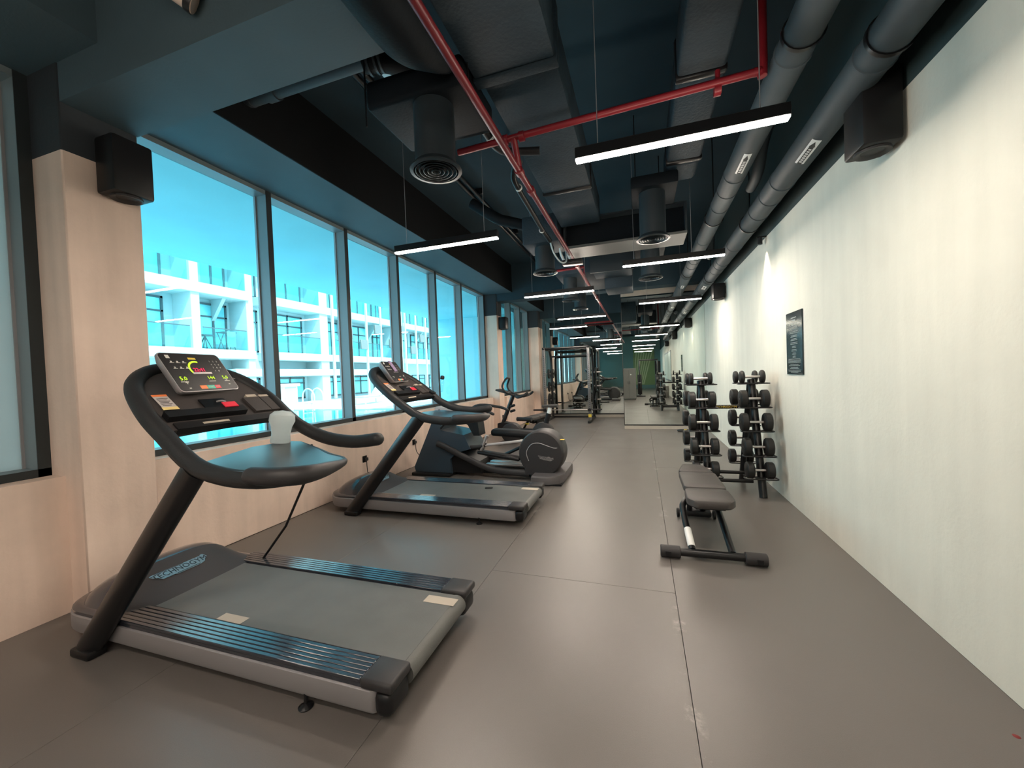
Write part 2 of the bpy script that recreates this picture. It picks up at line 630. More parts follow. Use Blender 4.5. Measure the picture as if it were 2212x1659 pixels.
# end walls
struct(MB().box(-0.45, XW, YM1, YM2, 0, 4.35).build('wall_far', M_CONC))
struct(MB().box(-4.1, XW + 0.2, YM2, YM2 + 0.2, 0, 4.35).build('wall_far', M_CEIL))
wb = struct(MB().box(-4.3, XW + 0.2, YB - 0.2, YB, 0, 4.4).build('wall_back', mat('teal_paint', (0.10, 0.19, 0.18), 0.7)))
struct(MB().box(-4.2, 1.9, 13.5, 14.0, -0.2, 4.4).build('wall_outer', M_WHITEW))

# mirrors on the end walls
t = thing('wall_mirror', 'large wall mirror on the projecting end wall beside the dumbbell rack', 'mirror', (0.5, YM1, 0.10))
MB().box(-0.445, XW - 0.005, YM1 - 0.02, YM1 - 0.002, 0.115, 3.40).build('mirror_glass', M_MIRROR, t)
MB().box(-0.45, XW - 0.004, YM1 - 0.026, YM1 - 0.002, 0.085, 0.115).build('bottom_trim', M_BLKM, t)
MB().box(-0.452, -0.44, YM1 - 0.024, YM1 - 0.002, 0.085, 3.40).build('side_trim', M_BLKM, t)
t = thing('wall_mirror', 'wall mirror in the recess behind the squat rack', 'mirror', (-1.8, YM2, 0.10))
for a, b in ((-3.26, -2.32), (-2.316, -1.385), (-1.381, -0.455)):
    MB().box(a, b, YM2 - 0.02, YM2 - 0.002, 0.13, 3.40).build('mirror_panel', M_MIRROR, t)
MB().box(-3.26, -0.455, YM2 - 0.026, YM2 - 0.002, 0.09, 0.13).build('bottom_trim', M_BLKM, t)
struct(MB().box(-3.26, -0.455, YM2 - 0.04, YM2, 0, 0.088).build('baseboard_far', M_CONC))
struct(MB().box(-0.45, 1.495, YM1 - 0.04, YM1, 0, 0.083).build('baseboard_right_mirror', M_CONC))


# ------------------------------------------------------------------ windows
def window(name, y0, y1, ys, xf, z0=0.93, z1=3.65, pane=None):
    """aluminium window band from y0 to y1: mullions at ys, front face at xf"""
    d = 0.17
    w = bpy.data.objects.new(name, None)
    C.objects.link(w)
    w.location = (xf, y0, z0)
    w['kind'] = 'structure'
    MB().box(xf - d, xf, y0, y1, z0, z0 + 0.055).build('sill_rail', M_FRAME, w)
    MB().box(xf - d, xf, y0, y1, z1 - 0.045, z1).build('head_rail', M_FRAME, w)
    MB().box(xf - d, xf, y0, y0 + 0.06, z0 + 0.055, z1 - 0.045).build('jamb', M_FRAME, w)
    MB().box(xf - d, xf, y1 - 0.065, y1, z0 + 0.055, z1 - 0.045).build('jamb', M_FRAME, w)
    for y in ys:
        MB().box(xf - d, xf, y, y + 0.065, z0 + 0.055, z1 - 0.045).build('mullion', M_FRAME, w)
        MB().box(xf - d + 0.004, xf - d + 0.03, y - 0.014, y, z0 + 0.055, z1 - 0.045).build('glazing_bead', M_SILV, w)
    MB().box(xf - d + 0.004, xf - d + 0.03, y1 - 0.08, y1 - 0.065, z0 + 0.055, z1 - 0.045).build('glazing_bead', M_SILV, w)
    for a, b, c, e in [(y, y + 0.065, z0, z1) for y in ys] + [(y0, y0 + 0.06, z0, z1), (y1 - 0.065, y1, z0, z1), (y0, y1, z0, z0 + 0.055)]:
        MB().box(xf, xf + 0.006, a, b, c, e).build('cover_strip', M_COVER, w)
    edges = [y0 + 0.06] + [q for y in ys for q in (y, y + 0.065)] + [y1 - 0.065]
    for a, b in zip(edges[::2], edges[1::2]):
        MB().box(xf - d + 0.008, xf - d + 0.020, a, b, z0 + 0.055, z1 - 0.045).build('pane', pane or M_GLASS, w)
    return w


window('window_1', -6.2, 1.575, [-4.95, -3.65, -2.35, -1.05, 0.25], -3.9, pane=M_FROST)
window('window_2', 2.0, 9.74, [3.36, 4.57, 5.80, 7.10, 8.30], -3.9)
window('window_3', 10.13, 12.97, [11.05, 12.0], -3.62, pane=glass('shaded_glass', (0.58, 0.74, 0.73)))
window('window_4', -13.0, -6.65, [-11.7, -10.4, -9.1, -7.8], -3.9)

# ================================================================== OUTSIDE
struct(MB().box(-8.05, -4.12, -15, 34, 3.90, 4.6).build('canopy_slab', M_CANOPY))
struct(MB().box(-8.2, -4.12, 14.6, 15.0, 0.0, 3.90).build('wall_outside', M_CANOPY))
struct(MB().box(-60, -4.12, -30, 60, -0.4, 0.25).build('ground', M_SUB))
mb = MB()
for i in range(150):
    y = -6 + i * 0.32
    for xa, xb in ((-9.3, -4.12),) if y < 14 else ((-21, -4.12),):
        mb.box(xa, xb, y, y + 0.275, 0.27, 0.30 + random.uniform(0, 0.012))
deck = struct(mb.build('terrace_floor', M_DECK))
struct(MB().box(-9.3, -4.12, -6, 42, 0.25, 0.272).box(-21, -9.3, 14, 42, 0.25, 0.272).build('terrace_floor', mat('deck_joint', (0.10, 0.30, 0.36), 0.7)))
mb = MB()
mb.box(-21, -15.2, -6, 14, 0.25, 0.33)
struct(mb.build('terrace_path', M_DECK))
pw = MB().box(-15.2, -9.3, -6, 14, 0.25, 0.27).build('pool_water', M_POOL)
struct(pw)
t = thing('pool_ladder', 'white pool ladder seen through the second window pane', 'ladder', (-13.6, 13.4, 0.27))
for dy in (0, 0.5):
    MB().tube([(-14.0, 13.4 + dy, 0.1), (-14.0, 13.4 + dy, 1.0), (-13.7, 13.4 + dy, 1.25), (-13.4, 13.4 + dy, 1.0), (-13.4, 13.4 + dy, 0.30)], 0.03, 8).build('rail', M_WHITEP, t)
for z in (0.35, 0.6):
    MB().cyl((-14.0, 13.4, z), (-14.0, 13.9, z), 0.025).build('rung', M_WHITEP, t)


def lounger(x, y, label):
    t = thing('sun_lounger', label, 'lounger', (x, y, 0.3), 'loungers on the pool terrace')
    f = MB()
    f.box(x - 0.35, x + 0.35, y - 1.0, y + 1.0, 0.58, 0.64)
    f.build('frame', M_WHITEP, t)
    for sx in (-0.3, 0.3):
        for sy in (-0.8, 0.8):
            MB().box(x + sx - 0.025, x + sx + 0.025, y + sy - 0.025, y + sy + 0.025, 0.3, 0.58).build('leg', M_WHITEP, t)
    MB().box(x - 0.33, x + 0.33, y - 0.95, y + 0.3, 0.64, 0.74, 0.03).build('cushion', M_LGREY, t)
    MB().obox((x, y + 0.65, 0.95), (0.66, 0.85, 0.1), Matrix.Rotation(0.75, 3, 'X'), 0.03).build('back_cushion', M_LGREY, t)


lounger(-13.6, 17.4, 'grey cushioned lounger on the terrace, seen past the far treadmill console')
lounger(-13.6, 20.4, 'grey cushioned lounger behind the nearer lounger on the terrace')
t = thing('towel_cabinet', 'white poolside towel cabinet seen beside the second window mullion', 'cabinet', (-18.2, 16.2, 0.3))
MB().box(-18.7, -17.9, 15.9, 16.8, 0.30, 1.35, 0.02).build('body', M_WHITEP, t)
MB().box(-18.8, -17.8, 15.8, 16.9, 1.35, 1.5, 0.02).build('lid', M_WHITEP, t)
MB().box(-17.9, -17.88, 16.0, 16.7, 0.4, 1.3).build('door', M_TAN, t)

# white apartment block across the pool
bt = thing('apartment_building', 'white apartment block with glass balconies across the pool', 'building', (-21.4, 22, 0.25))
MB().box(-24, -21.4, 4, 60, 0.25, 13).build('wall', M_WHITEW, bt)
for (z0, z1, y0, y1) in ((2.90, 3.36, 4, 16.2), (2.9, 3.36, 17.4, 29), (6.04, 6.54, 4, 15.9), (6.04, 6.54, 17.0, 29), (1.95, 2.38, 15.0, 29), (9.2, 9.7, 4, 30), (2.9, 3.36, 30.5, 58), (6.04, 6.54, 30.5, 58), (9.2, 9.7, 30.5, 58)):
    MB().box(-21.4, -20.0, y0, y1, z0, z1, 0.02, 1).build('balcony_slab', M_WHITEW, bt)
for (y0, y1) in ((13.05, 13.45), (15.8, 16.2), (20.9, 21.6), (29.0, 30.4), (43, 44)):
    MB().box(-21.4, -20.1, y0, y1, 0.25, 12.5, 0.02, 1).build('pillar', M_WHITEW, bt)
for y0 in (13.5, 22.5, 26, 33):
    MB().prism([(0, 6.04), (0, 4.9), (0.9, 6.04)], lambda a, b, y0=y0: (-21.35 + a, y0 + 1.3, b), (0, 0.18, 0)).build('bracket', M_WHITEW, bt)
wy = [(10.2, 12.6), (14.0, 15.6), (16.5, 17.4), (18.1, 20.6), (22.0, 24.2), (24.8, 27.2), (27.8, 28.9), (31, 33), (33.6, 36), (36.8, 39), (40, 42.5), (45, 48)]
for (z0, z1) in ((0.5, 1.9), (3.4, 5.85), (6.58, 9.0)):
    for (a, b) in wy:
        f = MB()
        x = -21.38
        f.box(x, x + 0.08, a, b, z0, z0 + 0.1).box(x, x + 0.08, a, b, z1 - 0.1, z1)
        f.box(x, x + 0.08, a, a + 0.1, z0, z1).box(x, x + 0.08, b - 0.1, b, z0, z1)
        mid = a + (b - a) * 0.55
        f.box(x, x + 0.08, mid - 0.05, mid + 0.05, z0, z1).box(x, x + 0.08, a, b, z0 + (z1 - z0) * 0.7, z0 + (z1 - z0) * 0.7 + 0.08)
        w = f.build('window', M_FFRM, bt)
        MB().box(x, x + 0.03, a + 0.1, b - 0.1, z0 + 0.1, z1 - 0.1).build('pane', M_FWIN, w)
for z in (3.36, 6.54):
    for (a, b) in ((9, 12.9), (13.5, 15.7), (17.5, 20.8), (22, 25.3), (25.5, 28.9), (31, 35), (35.2, 39), (39.2, 42.8)):
        MB().box(-20.06, -20.03, a, b, z + 0.03, z + 1.02).build('railing', M_RAILG, bt)
        MB().box(-20.08, -20.02, a, b, z + 1.02, z + 1.06).build('handrail', M_FFRM, bt)
for q in range(14):
    y = 21.8 + q * 1.75
    MB().box(-20.02, -19.9, y, y + 0.16, 0.4, 9.2).build('facade_fin', M_WHITEW, bt)
for (y, z) in ((23.0, 4.6), (24.6, 3.9), (26.3, 5.2), (28.2, 4.2), (29.6, 5.5), (31.4, 3.8), (33.0, 5.0), (35.2, 4.4), (37.0, 5.3), (22.6, 1.2), (27.4, 1.3)):
    MB().box(-20.0, -19.86, y, y + 0.75, z, z + 0.7, 0.02, 1).build('vent_box', M_CABD, bt)
t = thing('balcony_table', 'small dark table on the first balcony across the pool', 'table', (-20.7, 14.0, 3.36))
MB().lathe([(0.4, 0), (0.4, 0.04)], (-20.7, 14.0, 4.06), (0, 0, 1), 16).build('table_top', M_FFRM, t)
for a in range(4):
    MB().cyl((-20.7, 14.0, 4.06), (-20.7 + 0.3 * math.cos(a * 1.57 + 0.7), 14.0 + 0.3 * math.sin(a * 1.57 + 0.7), 3.36), 0.025, seg=6).build('leg', M_FFRM, t)
t = thing('drying_rack', 'laundry rack with a white towel on the balcony across the pool', 'rack', (-20.6, 15.0, 3.36))
for y in (14.75, 15.35):
    MB().tube([(-20.9, y, 3.36), (-20.4, y, 4.3)], 0.02, 6, 1).build('leg', M_FFRM, t)
    MB().tube([(-20.4, y, 3.36), (-20.9, y, 4.3)], 0.02, 6, 1).build('leg', M_FFRM, t)
MB().box(-20.95, -20.35, 14.7, 15.4, 4.28, 4.32).build('drying_bars', M_FFRM, t)
tw = MB().surf(lambda u, v: (-20.33 + 0.02 * math.sin(v * 9), 14.85 + 0.45 * v, 4.34 - 0.8 * u), 6, 8)
bmesh.ops.solidify(tw.bm, geom=tw.bm.faces[:], thickness=0.02)
tag(tw.build('towel', M_WHITEP), 'white towel hanging from the balcony laundry rack', 'towel')


# ================================================================== CEILING SERVICES
def pendant(x0, x1, y, label, zb=2.82):
    xm = (x0 + x1) / 2
    t = thing('pendant_light', label, 'light', (xm, y, zb), 'linear pendant lights')
    MB().box(x0, x1, y - 0.026, y + 0.026, zb + 0.012, zb + 0.080, 0.003, 1).build('housing', M_BLKM, t)
    MB().box(x0 + 0.004, x1 - 0.004, y - 0.0255, y + 0.0255, zb, zb + 0.012, 0.003, 1).build('diffuser', M_LAMP, t)
    for x in (x0 + 0.14, x1 - (0.36 if x1 > 0.9 else 0.14)):
        MB().cyl((x, y, zb + 0.080), (x, y, 4.35), 0.0028, seg=6).build('suspension_wire', M_SILV, t)
    return t


pendant(-0.354, 0.80, 2.52, 'largest glowing linear pendant, nearest on the wall side, under red pipe')
pendant(-0.186, 0.98, 5.25, 'second linear pendant on the cream wall side, beyond the red cross pipe')
pendant(0.0, 1.13, 8.30, 'third linear pendant on the cream wall side, before the mirror wall')
pendant(-2.42, -1.27, 3.60, 'glowing linear pendant hanging before the windows over the near treadmills')
pendant(-1.87, -0.69, 6.55, 'second linear pendant on the window side, above the cross trainer')
pendant(-1.91, -0.76, 9.62, 'third linear pendant on the window side, just before the cross beam')
pendant(-2.54, -1.45, 11.5, 'linear pendant hanging above the squat rack')
for i, y in enumerate((-1.1, -4.6, -8.2)):
    pendant(-0.4, 0.75, y, ['linear pendant right behind the viewpoint on the wall side', 'linear pendant above the cable machine, seen only in the mirror', 'linear pendant past the cable machine, seen only in the mirror', 'linear pendant before the leaf mural, second from it on the wall side', 'linear pendant closest to the leaf mural on the wall side'][i])
for i, y in enumerate((-0.2, -3.8)):
    pendant(-2.35, -1.2, y, ['window side linear pendant just behind the viewpoint', 'window side linear pendant second behind the viewpoint', 'window side linear pendant third behind the viewpoint', 'window side linear pendant deepest behind the viewpoint'][i])

# supply ducts
t = thing('air_duct', 'wide wrapped rectangular air duct beside the long red pipe', 'duct', (-0.7, 3.5, 3.45))
MB().box(-0.985, -0.45, -0.8, 2.45, 3.45, 3.80, 0.012).build('duct_section', M_DUCT, t)
MB().box(-1.0, -0.435, 2.45, 2.53, 3.435, 3.815, 0.01).build('flange', M_DUCT, t)
MB().box(-0.955, -0.45, 2.53, 4.25, 3.46, 3.79, 0.012).build('duct_section', M_DUCT, t)
MB().box(-0.97, -0.44, 4.25, 4.30, 3.445, 3.80, 0.01).build('flange', M_BLKM, t)
MB().box(-0.965, -0.45, 4.30, 5.30, 3.45, 3.79, 0.02).build('duct_section', M_DUCT, t)
t = thing('air_duct', 'narrow wrapped air duct with rounded end above the largest pendant', 'duct', (0.46, 3.0, 3.56))
MB().box(0.30, 0.62, -0.8, 3.1, 3.56, 3.85, 0.03, 3).build('duct_section', M_DUCT, t)
MB().box(0.29, 0.63, 3.1, 3.16, 3.55, 3.86, 0.02).build('flange', M_BLKM, t)
MB().box(0.30, 0.62, 3.16, 4.30, 3.56, 3.85, 0.03, 3).build('duct_section', M_DUCT, t)
MB().box(0.29, 0.63, 4.30, 4.36, 3.55, 3.86, 0.02).build('flange', M_BLKM, t)
MB().box(0.30, 0.62, 4.36, 4.78, 3.56, 3.85, 0.06, 4).build('duct_section', M_DUCT, t)
t = MB().tube([(-1.17, 0.6, 3.40), (-1.17, 1.5, 3.39), (-1.165, 1.9, 3.39), (-1.12, 2.12, 3.42), (-1.06, 2.25, 3.43)], [0.155, 0.155, 0.15, 0.10, 0.05], 20, 8).build('flexible_duct', M_BLACKDUCT)
tag(t, 'black round flexible duct curving towards the long red pipe', 'duct')
t = thing('vent_pipe', 'dark drain pipe running along the slab beside the big beam', 'pipe', (-2.5, 2.53, 3.9))
MB().cyl((-3.02, 2.53, 3.90), (-1.9, 2.53, 3.90), 0.062, seg=18).build('pipe_run', M_PIPE, t)
MB().cyl((-2.86, 2.53, 3.90), (-2.76, 2.53, 3.90), 0.074, seg=18).build('collar', M_PIPE, t)
MB().tube([(-3.02, 2.53, 3.90), (-3.06, 2.53, 3.92), (-3.07, 2.53, 4.05), (-3.07, 2.53, 4.35)], 0.066, 14).build('elbow', M_PIPE, t)
t = thing('pipe_coupling', 'dark ribbed coupling joining pipes above the round diffuser', 'pipe', (-1.9, 2.6, 3.85))
MB().tube([(-1.9, 2.53, 3.90), (-1.72, 2.60, 3.90), (-1.66, 2.85, 3.95), (-1.66, 3.2, 4.0)], 0.09, 16, 6).build('bend', M_BLACKDUCT, t)
for x in (-1.86, -1.80, -1.76):
    MB().lathe([(0.085, -0.008), (0.105, -0.008), (0.105, 0.008), (0.085, 0.008)], (x, 2.545, 3.90), (1, 0.25, 0), 18).build('rib', M_VENT, t)
t = thing('metal_tray', 'small pale galvanised tray by the pipe coupling', 'tray', (-1.95, 3.3, 4.25))
MB().box(-2.12, -2.02, 2.9, 3.25, 4.22, 4.26).box(-1.99, -1.93, 2.9, 3.25, 4.22, 4.26).build('tray_strips', M_GALV, t)
MB().cyl((-2.02, 3.0, 4.26), (-2.02, 3.0, 4.35), 0.006, seg=6).build('hanger', M_BLKM, t)


def diffuser(x, y, zb, r, neck_top, label):
    t = thing('round_diffuser', label, 'vent', (x, y, zb), 'round ceiling diffusers')
    MB().lathe([(r * 0.78, 0.02), (r * 0.78, neck_top - zb)], (x, y, zb), (0, 0, 1), 32).build('neck', M_VENT, t)
    MB().lathe([(r * 0.86, 0.0), (r, 0.004), (r, 0.012), (r * 0.80, 0.05), (r * 0.78, 0.05)], (x, y, zb), (0, 0, 1), 40, caps=False).build('rim', M_VENT, t)
    for k in range(5):
        q = r * (0.80 - 0.155 * k)
        MB().lathe([(q, 0.001), (q - 0.003, 0.0), (q - r * 0.10, 0.028), (q - r * 0.10, 0.031), (q, 0.006)], (x, y, zb), (0, 0, 1), 36, caps=False).build('ring', M_VENT, t)
    MB().lathe([(0.0, 0.03), (r * 0.82, 0.03), (r * 0.82, 0.034), (0.0, 0.034)], (x, y, zb), (0, 0, 1), 24, caps=False).build('back_plate', M_BLKM, t)
    return t


diffuser(-1.285, 2.43, 2.90, 0.175, 3.329, 'large round diffuser hanging beside the red pipes before the windows')
diffuser(-1.25, 5.5, 2.92, 0.175, 3.28, 'round diffuser on the window side beyond the hoses')
diffuser(0.165, 4.62, 2.92, 0.175, 3.42, 'round diffuser between the first two pendants on the wall side')
diffuser(0.18, 6.5, 2.91, 0.18, 3.43, 'round diffuser behind the second wall side pendant')
diffuser(-1.27, 7.75, 2.91, 0.17, 3.36, 'round diffuser above the second window side pendant')
diffuser(-1.25, 8.9, 2.91, 0.17, 3.36, 'small distant round diffuser near the cross beam')
# branch boxes feeding the diffusers
t = thing('branch_duct', 'flat dark branch duct above the large round diffuser', 'duct', (-1.4, 2.55, 3.32))
MB().box(-1.72, -1.003, 2.28, 2.84, 3.33, 3.52, 0.03, 3).build('duct_box', M_BLACKDUCT, t)
MB().cyl((-1.70, 2.26, 3.2), (-1.70, 2.26, 4.35), 0.006, seg=6).build('hanger_rod', M_BLKM, t)
MB().cyl((-0.97, 2.30, 3.30), (-0.97, 2.30, 3.46), 0.005, seg=6).build('hanger_rod', M_BLKM, t)
t = thing('branch_duct', 'branch duct box above the diffuser beyond the hoses', 'duct', (-1.25, 5.5, 3.28))
MB().box(-1.50, -1.0, 5.25, 5.8, 3.28, 3.66, 0.02).build('duct_box', M_DUCT, t)
t = thing('branch_duct', 'branch duct box feeding the distant window side diffusers', 'duct', (-1.2, 8.3, 3.35))
MB().box(-1.5, -0.6, 7.4, 9.1, 3.35, 3.7, 0.02).build('duct_box', M_DUCT, t)
MB().box(-0.6, -0.1, 7.6, 8.3, 3.05, 3.65, 0.02).build('duct_box', M_DUCT, t)
def hang(t, *rods):
    for x, y, z in rods:
        MB().cyl((x, y, z), (x, y, 4.352), 0.006, seg=6).build('hanger_rod', M_BLKM, t)


hang(t, (-1.45, 7.6, 3.69), (-1.45, 8.9, 3.69), (-0.35, 7.9, 3.64))
# fan coil unit
t = thing('fan_coil_unit', 'long grey flat fan coil unit across the ceiling behind the second diffuser', 'air conditioner', (-0.2, 5.7, 3.2))
MB().box(-0.96, 0.60, 5.42, 5.92, 3.20, 3.235, 0.004, 1).build('bottom_panel', mat('unit_grey', (0.085, 0.088, 0.085), 0.5), t)
MB().box(-0.94, 0.58, 5.55, 5.92, 3.235, 3.58).build('casing', M_BLACKDUCT, t)
MB().box(0.575, 0.60, 5.42, 5.55, 3.235, 3.58).box(-0.96, -0.935, 5.42, 5.55, 3.235, 3.58).box(-0.96, 0.60, 5.42, 5.55, 3.58, 3.60).build('front_frame', M_VENT, t)
for x in (-0.7, 0.3):
    MB().cyl((x, 5.7, 3.6), (x, 5.7, 4.35), 0.006, seg=6).build('hanger_rod', M_BLKM, t)
t = thing('duct_box', 'square dark duct box hanging beyond the fan coil unit', 'duct', (-0.3, 7.0, 3.3))
MB().box(-0.75, -0.1, 6.9, 7.5, 3.22, 3.7, 0.02).build('box_body', M_DUCT, t)
MB().box(-0.78, -0.07, 6.86, 6.9, 3.19, 3.73).build('flange', M_VENT, t)
t = thing('duct_box', 'dark supply box above the diffuser between the first wall side pendants', 'duct', (0.17, 5.0, 3.42))
MB().box(-0.05, 0.42, 4.42, 5.0, 3.42, 3.55, 0.02).build('box_body', M_BLACKDUCT, t)
hang(t, (0.0, 4.7, 3.54), (0.37, 4.9, 3.54))
t = thing('duct_box', 'dark supply box above the diffuser behind the second wall side pendant', 'duct', (0.17, 6.8, 3.42))
MB().box(-0.05, 0.42, 6.25, 7.3, 3.42, 3.7, 0.02).build('box_body', M_BLACKDUCT, t)

hang(t, (0.0, 6.5, 3.69), (0.37, 7.1, 3.69))
# big grey pipes along the cream wall
for (x, z, r, lab, ly) in ((0.90, 3.33, 0.098, 'grey service pipe, inner of the two along the cream wall', (3.72, 9.0)), (1.285, 3.20, 0.105, 'grey service pipe, outer of the two along the cream wall', (3.42, 8.6))):
    t = thing('service_pipe', lab, 'pipe', (x, 4, z), 'grey pipes along the cream wall')
    MB().cyl((x, -2, z), (x, 10.55, z), r, seg=28).build('pipe_run', M_PIPE, t)
    for y in (1.9, 2.75, 4.25, 4.6, 5.0, 6.2, 7.0, 7.25, 7.6, 8.4, 9.3):
        MB().lathe([(r, 0), (r + 0.006, 0.004), (r + 0.006, 0.02), (r, 0.024)], (x, y, z), (0, 1, 0), 28, caps=False).build('joint_band', M_PIPE, t)
    for y in (2.6, 5.4, 8.2):
        MB().lathe([(r + 0.004, 0), (r + 0.011, 0), (r + 0.011, 0.025), (r + 0.004, 0.025)], (x, y, z), (0, 1, 0), 24, caps=False).cyl((x, y + 0.012, z + r), (x, y + 0.012, 4.35), 0.007, seg=6).build('pipe_hanger', M_BLKM, t)
    # flow direction labels wrapped on the lower face of the pipe
    for y0 in ly:
        L0, half = 0.34, 0.30
        a0 = math.radians(-100 if x < 1 else -112)

        def onp(a, b, q=0.0015):
            an = a0 + b
            return (x + math.cos(an) * (r + q), y0 + a, z + math.sin(an) * (r + q))
        lb = MB().surf(lambda u, v: onp(u * L0, (v - 0.5) * 2 * half), 1, 8)
        p = lb.build('flow_label', M_WHITEP, t)
        k = MB()
        k.surf(lambda u, v: onp(0.09 + u * 0.25, (v - 0.5) * half * 1.0, 0.003), 1, 6)
        k.surf(lambda u, v: onp(0.02 + u * 0.07, (v - 0.5) * half * 1.3 * u, 0.003), 2, 4)
        k.build('arrow', M_INK, p)
        k = MB()
        for q in range(7):
            k.surf(lambda u, v: onp(0.115 + q * 0.03 + u * 0.018, (v - 0.5) * half * 0.6, 0.0045), 1, 2)
        k.build('lettering', M_WHITEP, p)
t = thing('pipe_elbow', 'dark branch pipe rising behind the outer grey pipe', 'pipe', (1.1, 4.3, 3.3))
MB().tube([(1.12, 4.0, 3.62), (1.10, 4.15, 3.50), (1.12, 4.4, 3.36), (1.13, 4.7, 3.34)], 0.05, 12, 5).build('bend', M_PIPE, t)
t = thing('pipe_elbow', 'distant dark branch pipe behind the outer grey pipe, near the mirror end', 'pipe', (1.1, 7.0, 3.3))
MB().tube([(1.10, 6.7, 3.62), (1.10, 6.9, 3.50), (1.12, 7.1, 3.36), (1.13, 7.3, 3.34)], 0.05, 12, 5).build('bend', M_PIPE, t)
# sprinkler pipes
t = thing('sprinkler_main', 'long red sprinkler pipe running down the room', 'pipe', (-0.865, 3, 3.1))
MB().cyl((-0.865, -2, 3.10), (-0.865, 12.9, 3.10), 0.025, seg=16).build('pipe_run', M_RED, t)
MB().tube([(-0.865, 12.88, 3.1), (-0.865, 12.93, 3.1), (-0.9, 12.95, 3.1), (-1.7, 12.95, 3.1)], 0.028, 12, 4).build('end_leg', M_RED, t)
for y in (2.98, 3.33, 5.9, 8.6):
    MB().lathe([(0.025, 0), (0.035, 0.004), (0.035, 0.07), (0.025, 0.074)], (-0.865, y, 3.10), (0, 1, 0), 16, caps=False).build('coupling', M_RED, t)
t = thing('sprinkler_branch', 'red sprinkler cross pipe below the two air ducts', 'pipe', (-0.3, 2.85, 3.28))
MB().cyl((-1.33, 2.90, 3.285), (0.735, 2.86, 3.325), 0.024, seg=14).build('pipe_run', M_RED, t)
MB().cyl((-0.865, 3.02, 3.10), (-0.865, 2.89, 3.29), 0.026, seg=12).build('riser', M_RED, t)
for x in (-0.93, -0.80, 0.52):
    MB().cyl((x - 0.02, 2.89, 3.29), (x + 0.02, 2.89, 3.29), 0.036, seg=14).build('coupling', M_RED, t)
MB().tube([(0.72, 2.86, 3.325), (0.755, 2.86, 3.33), (0.77, 2.86, 3.37), (0.77, 2.86, 4.35)], 0.026, 12, 4).build('elbow', M_RED, t)
MB().cyl((0.52, 2.87, 3.31), (0.52, 2.87, 3.40), 0.016, seg=10).build('sprinkler_head', M_RED, t)
t = MB().tube([(-1.45, 6.8, 3.28), (-0.865, 6.75, 3.28), (-0.865, 6.75, 3.128)], 0.022, 10, 1).build('sprinkler_branch', M_RED)
tag(t, 'short distant red pipe branch near the second window side pendant', 'pipe')
# conduits, hoses, rods
t = thing('conduit_pair', 'pair of black conduits along the slab above the windows', 'conduit', (-2.3, 5, 4.2))
for dx in (0, 0.09):
    MB().cyl((-2.36 + dx, 2.0, 4.24), (-2.36 + dx, 9.7, 4.24), 0.028, seg=10).build('conduit', M_BLKM, t)
for y in (2.6, 4.2, 5.6, 7.4):
    MB().box(-2.42, -2.2, y, y + 0.04, 4.265, 4.348).build('clip', M_BLKM, t)
t = thing('drain_hose', 'black insulated hose with white clamps beside the long red pipe', 'hose', (-1.1, 3.2, 3.5))
MB().tube([(-1.17, 2.75, 3.50), (-1.12, 2.98, 3.44), (-1.08, 3.12, 3.39), (-1.0, 3.2, 3.38), (-0.75, 3.25, 3.36)], 0.032, 12, 6).build('hose', M_BLK, t)
MB().lathe([(0.033, 0), (0.039, 0), (0.039, 0.02), (0.033, 0.02)], (-1.105, 3.02, 3.43), (0.3, 1, -0.3), 14, caps=False).build('clamp', M_WHITEP, t)
t = thing('drain_hose', 'curled black hose dropping towards the fan coil unit', 'hose', (-1.0, 4.2, 3.4))
MB().tube([(-0.99, 3.5, 3.43), (-1.04, 3.52, 3.46), (-1.10, 3.62, 3.40), (-1.11, 3.75, 3.36), (-1.10, 4.3, 3.30), (-1.09, 4.75, 3.25), (-1.06, 5.0, 3.2)], 0.028, 12, 6).build('hose', M_BLK, t)
MB().tube([(-1.06, 5.0, 3.2), (-1.04, 5.1, 3.08), (-0.97, 5.18, 2.97), (-0.90, 5.22, 2.98), (-0.905, 5.26, 3.12)], 0.011, 8, 6).build('cable_tail', M_GALV, t)
for y, z in ((3.78, 3.355), (4.72, 3.255)):
    MB().lathe([(0.029, 0), (0.035, 0), (0.035, 0.02), (0.029, 0.02)], (-1.10, y, z), (0, 1, -0.1), 14, caps=False).build('clamp', M_WHITEP, t)
t = thing('coil_valves', 'white valve pair at the end of the fan coil unit', 'valve', (-0.9, 5.2, 3.0))
for dx in (0, 0.09):
    MB().tube([(-1.0 + dx, 5.35, 3.2), (-0.98 + dx, 5.33, 3.1), (-0.93 + dx, 5.32, 2.98)], 0.018, 8, 3).build('valve_pipe', M_WHITEP, t)
MB().box(-0.97, -0.70, 5.28, 5.42, 2.96, 3.02, 0.01).build('drain_pan', M_BLKM, t)
t = MB().tube([(-2.25, 5.3, 4.0), (-1.9, 5.35, 3.75), (-1.75, 5.4, 3.7), (-1.5, 5.45, 3.62)], 0.075, 12, 5).build('flexible_duct', M_BLACKDUCT)
tag(t, 'small flexible duct joining the window side branch box', 'duct')
t = thing('ceiling_spotlight', 'cream cylindrical spotlight at the top edge above the big beam', 'light', (-2.3, 1.5, 3.62))
MB().cyl((-2.36, 1.36, 3.66), (-2.22, 1.545, 3.56), 0.055, seg=20).build('barrel', M_CREAM, t)
MB().lathe([(0.056, 0), (0.062, 0), (0.062, 0.03), (0.045, 0.03)], (-2.238, 1.52, 3.575), (0.14, 0.185, -0.1), 20).build('bezel', M_BLKM, t)
MB().cyl((-2.33, 1.40, 3.66), (-2.33, 1.40, 4.35), 0.012, seg=8).build('stem', M_BLKM, t)


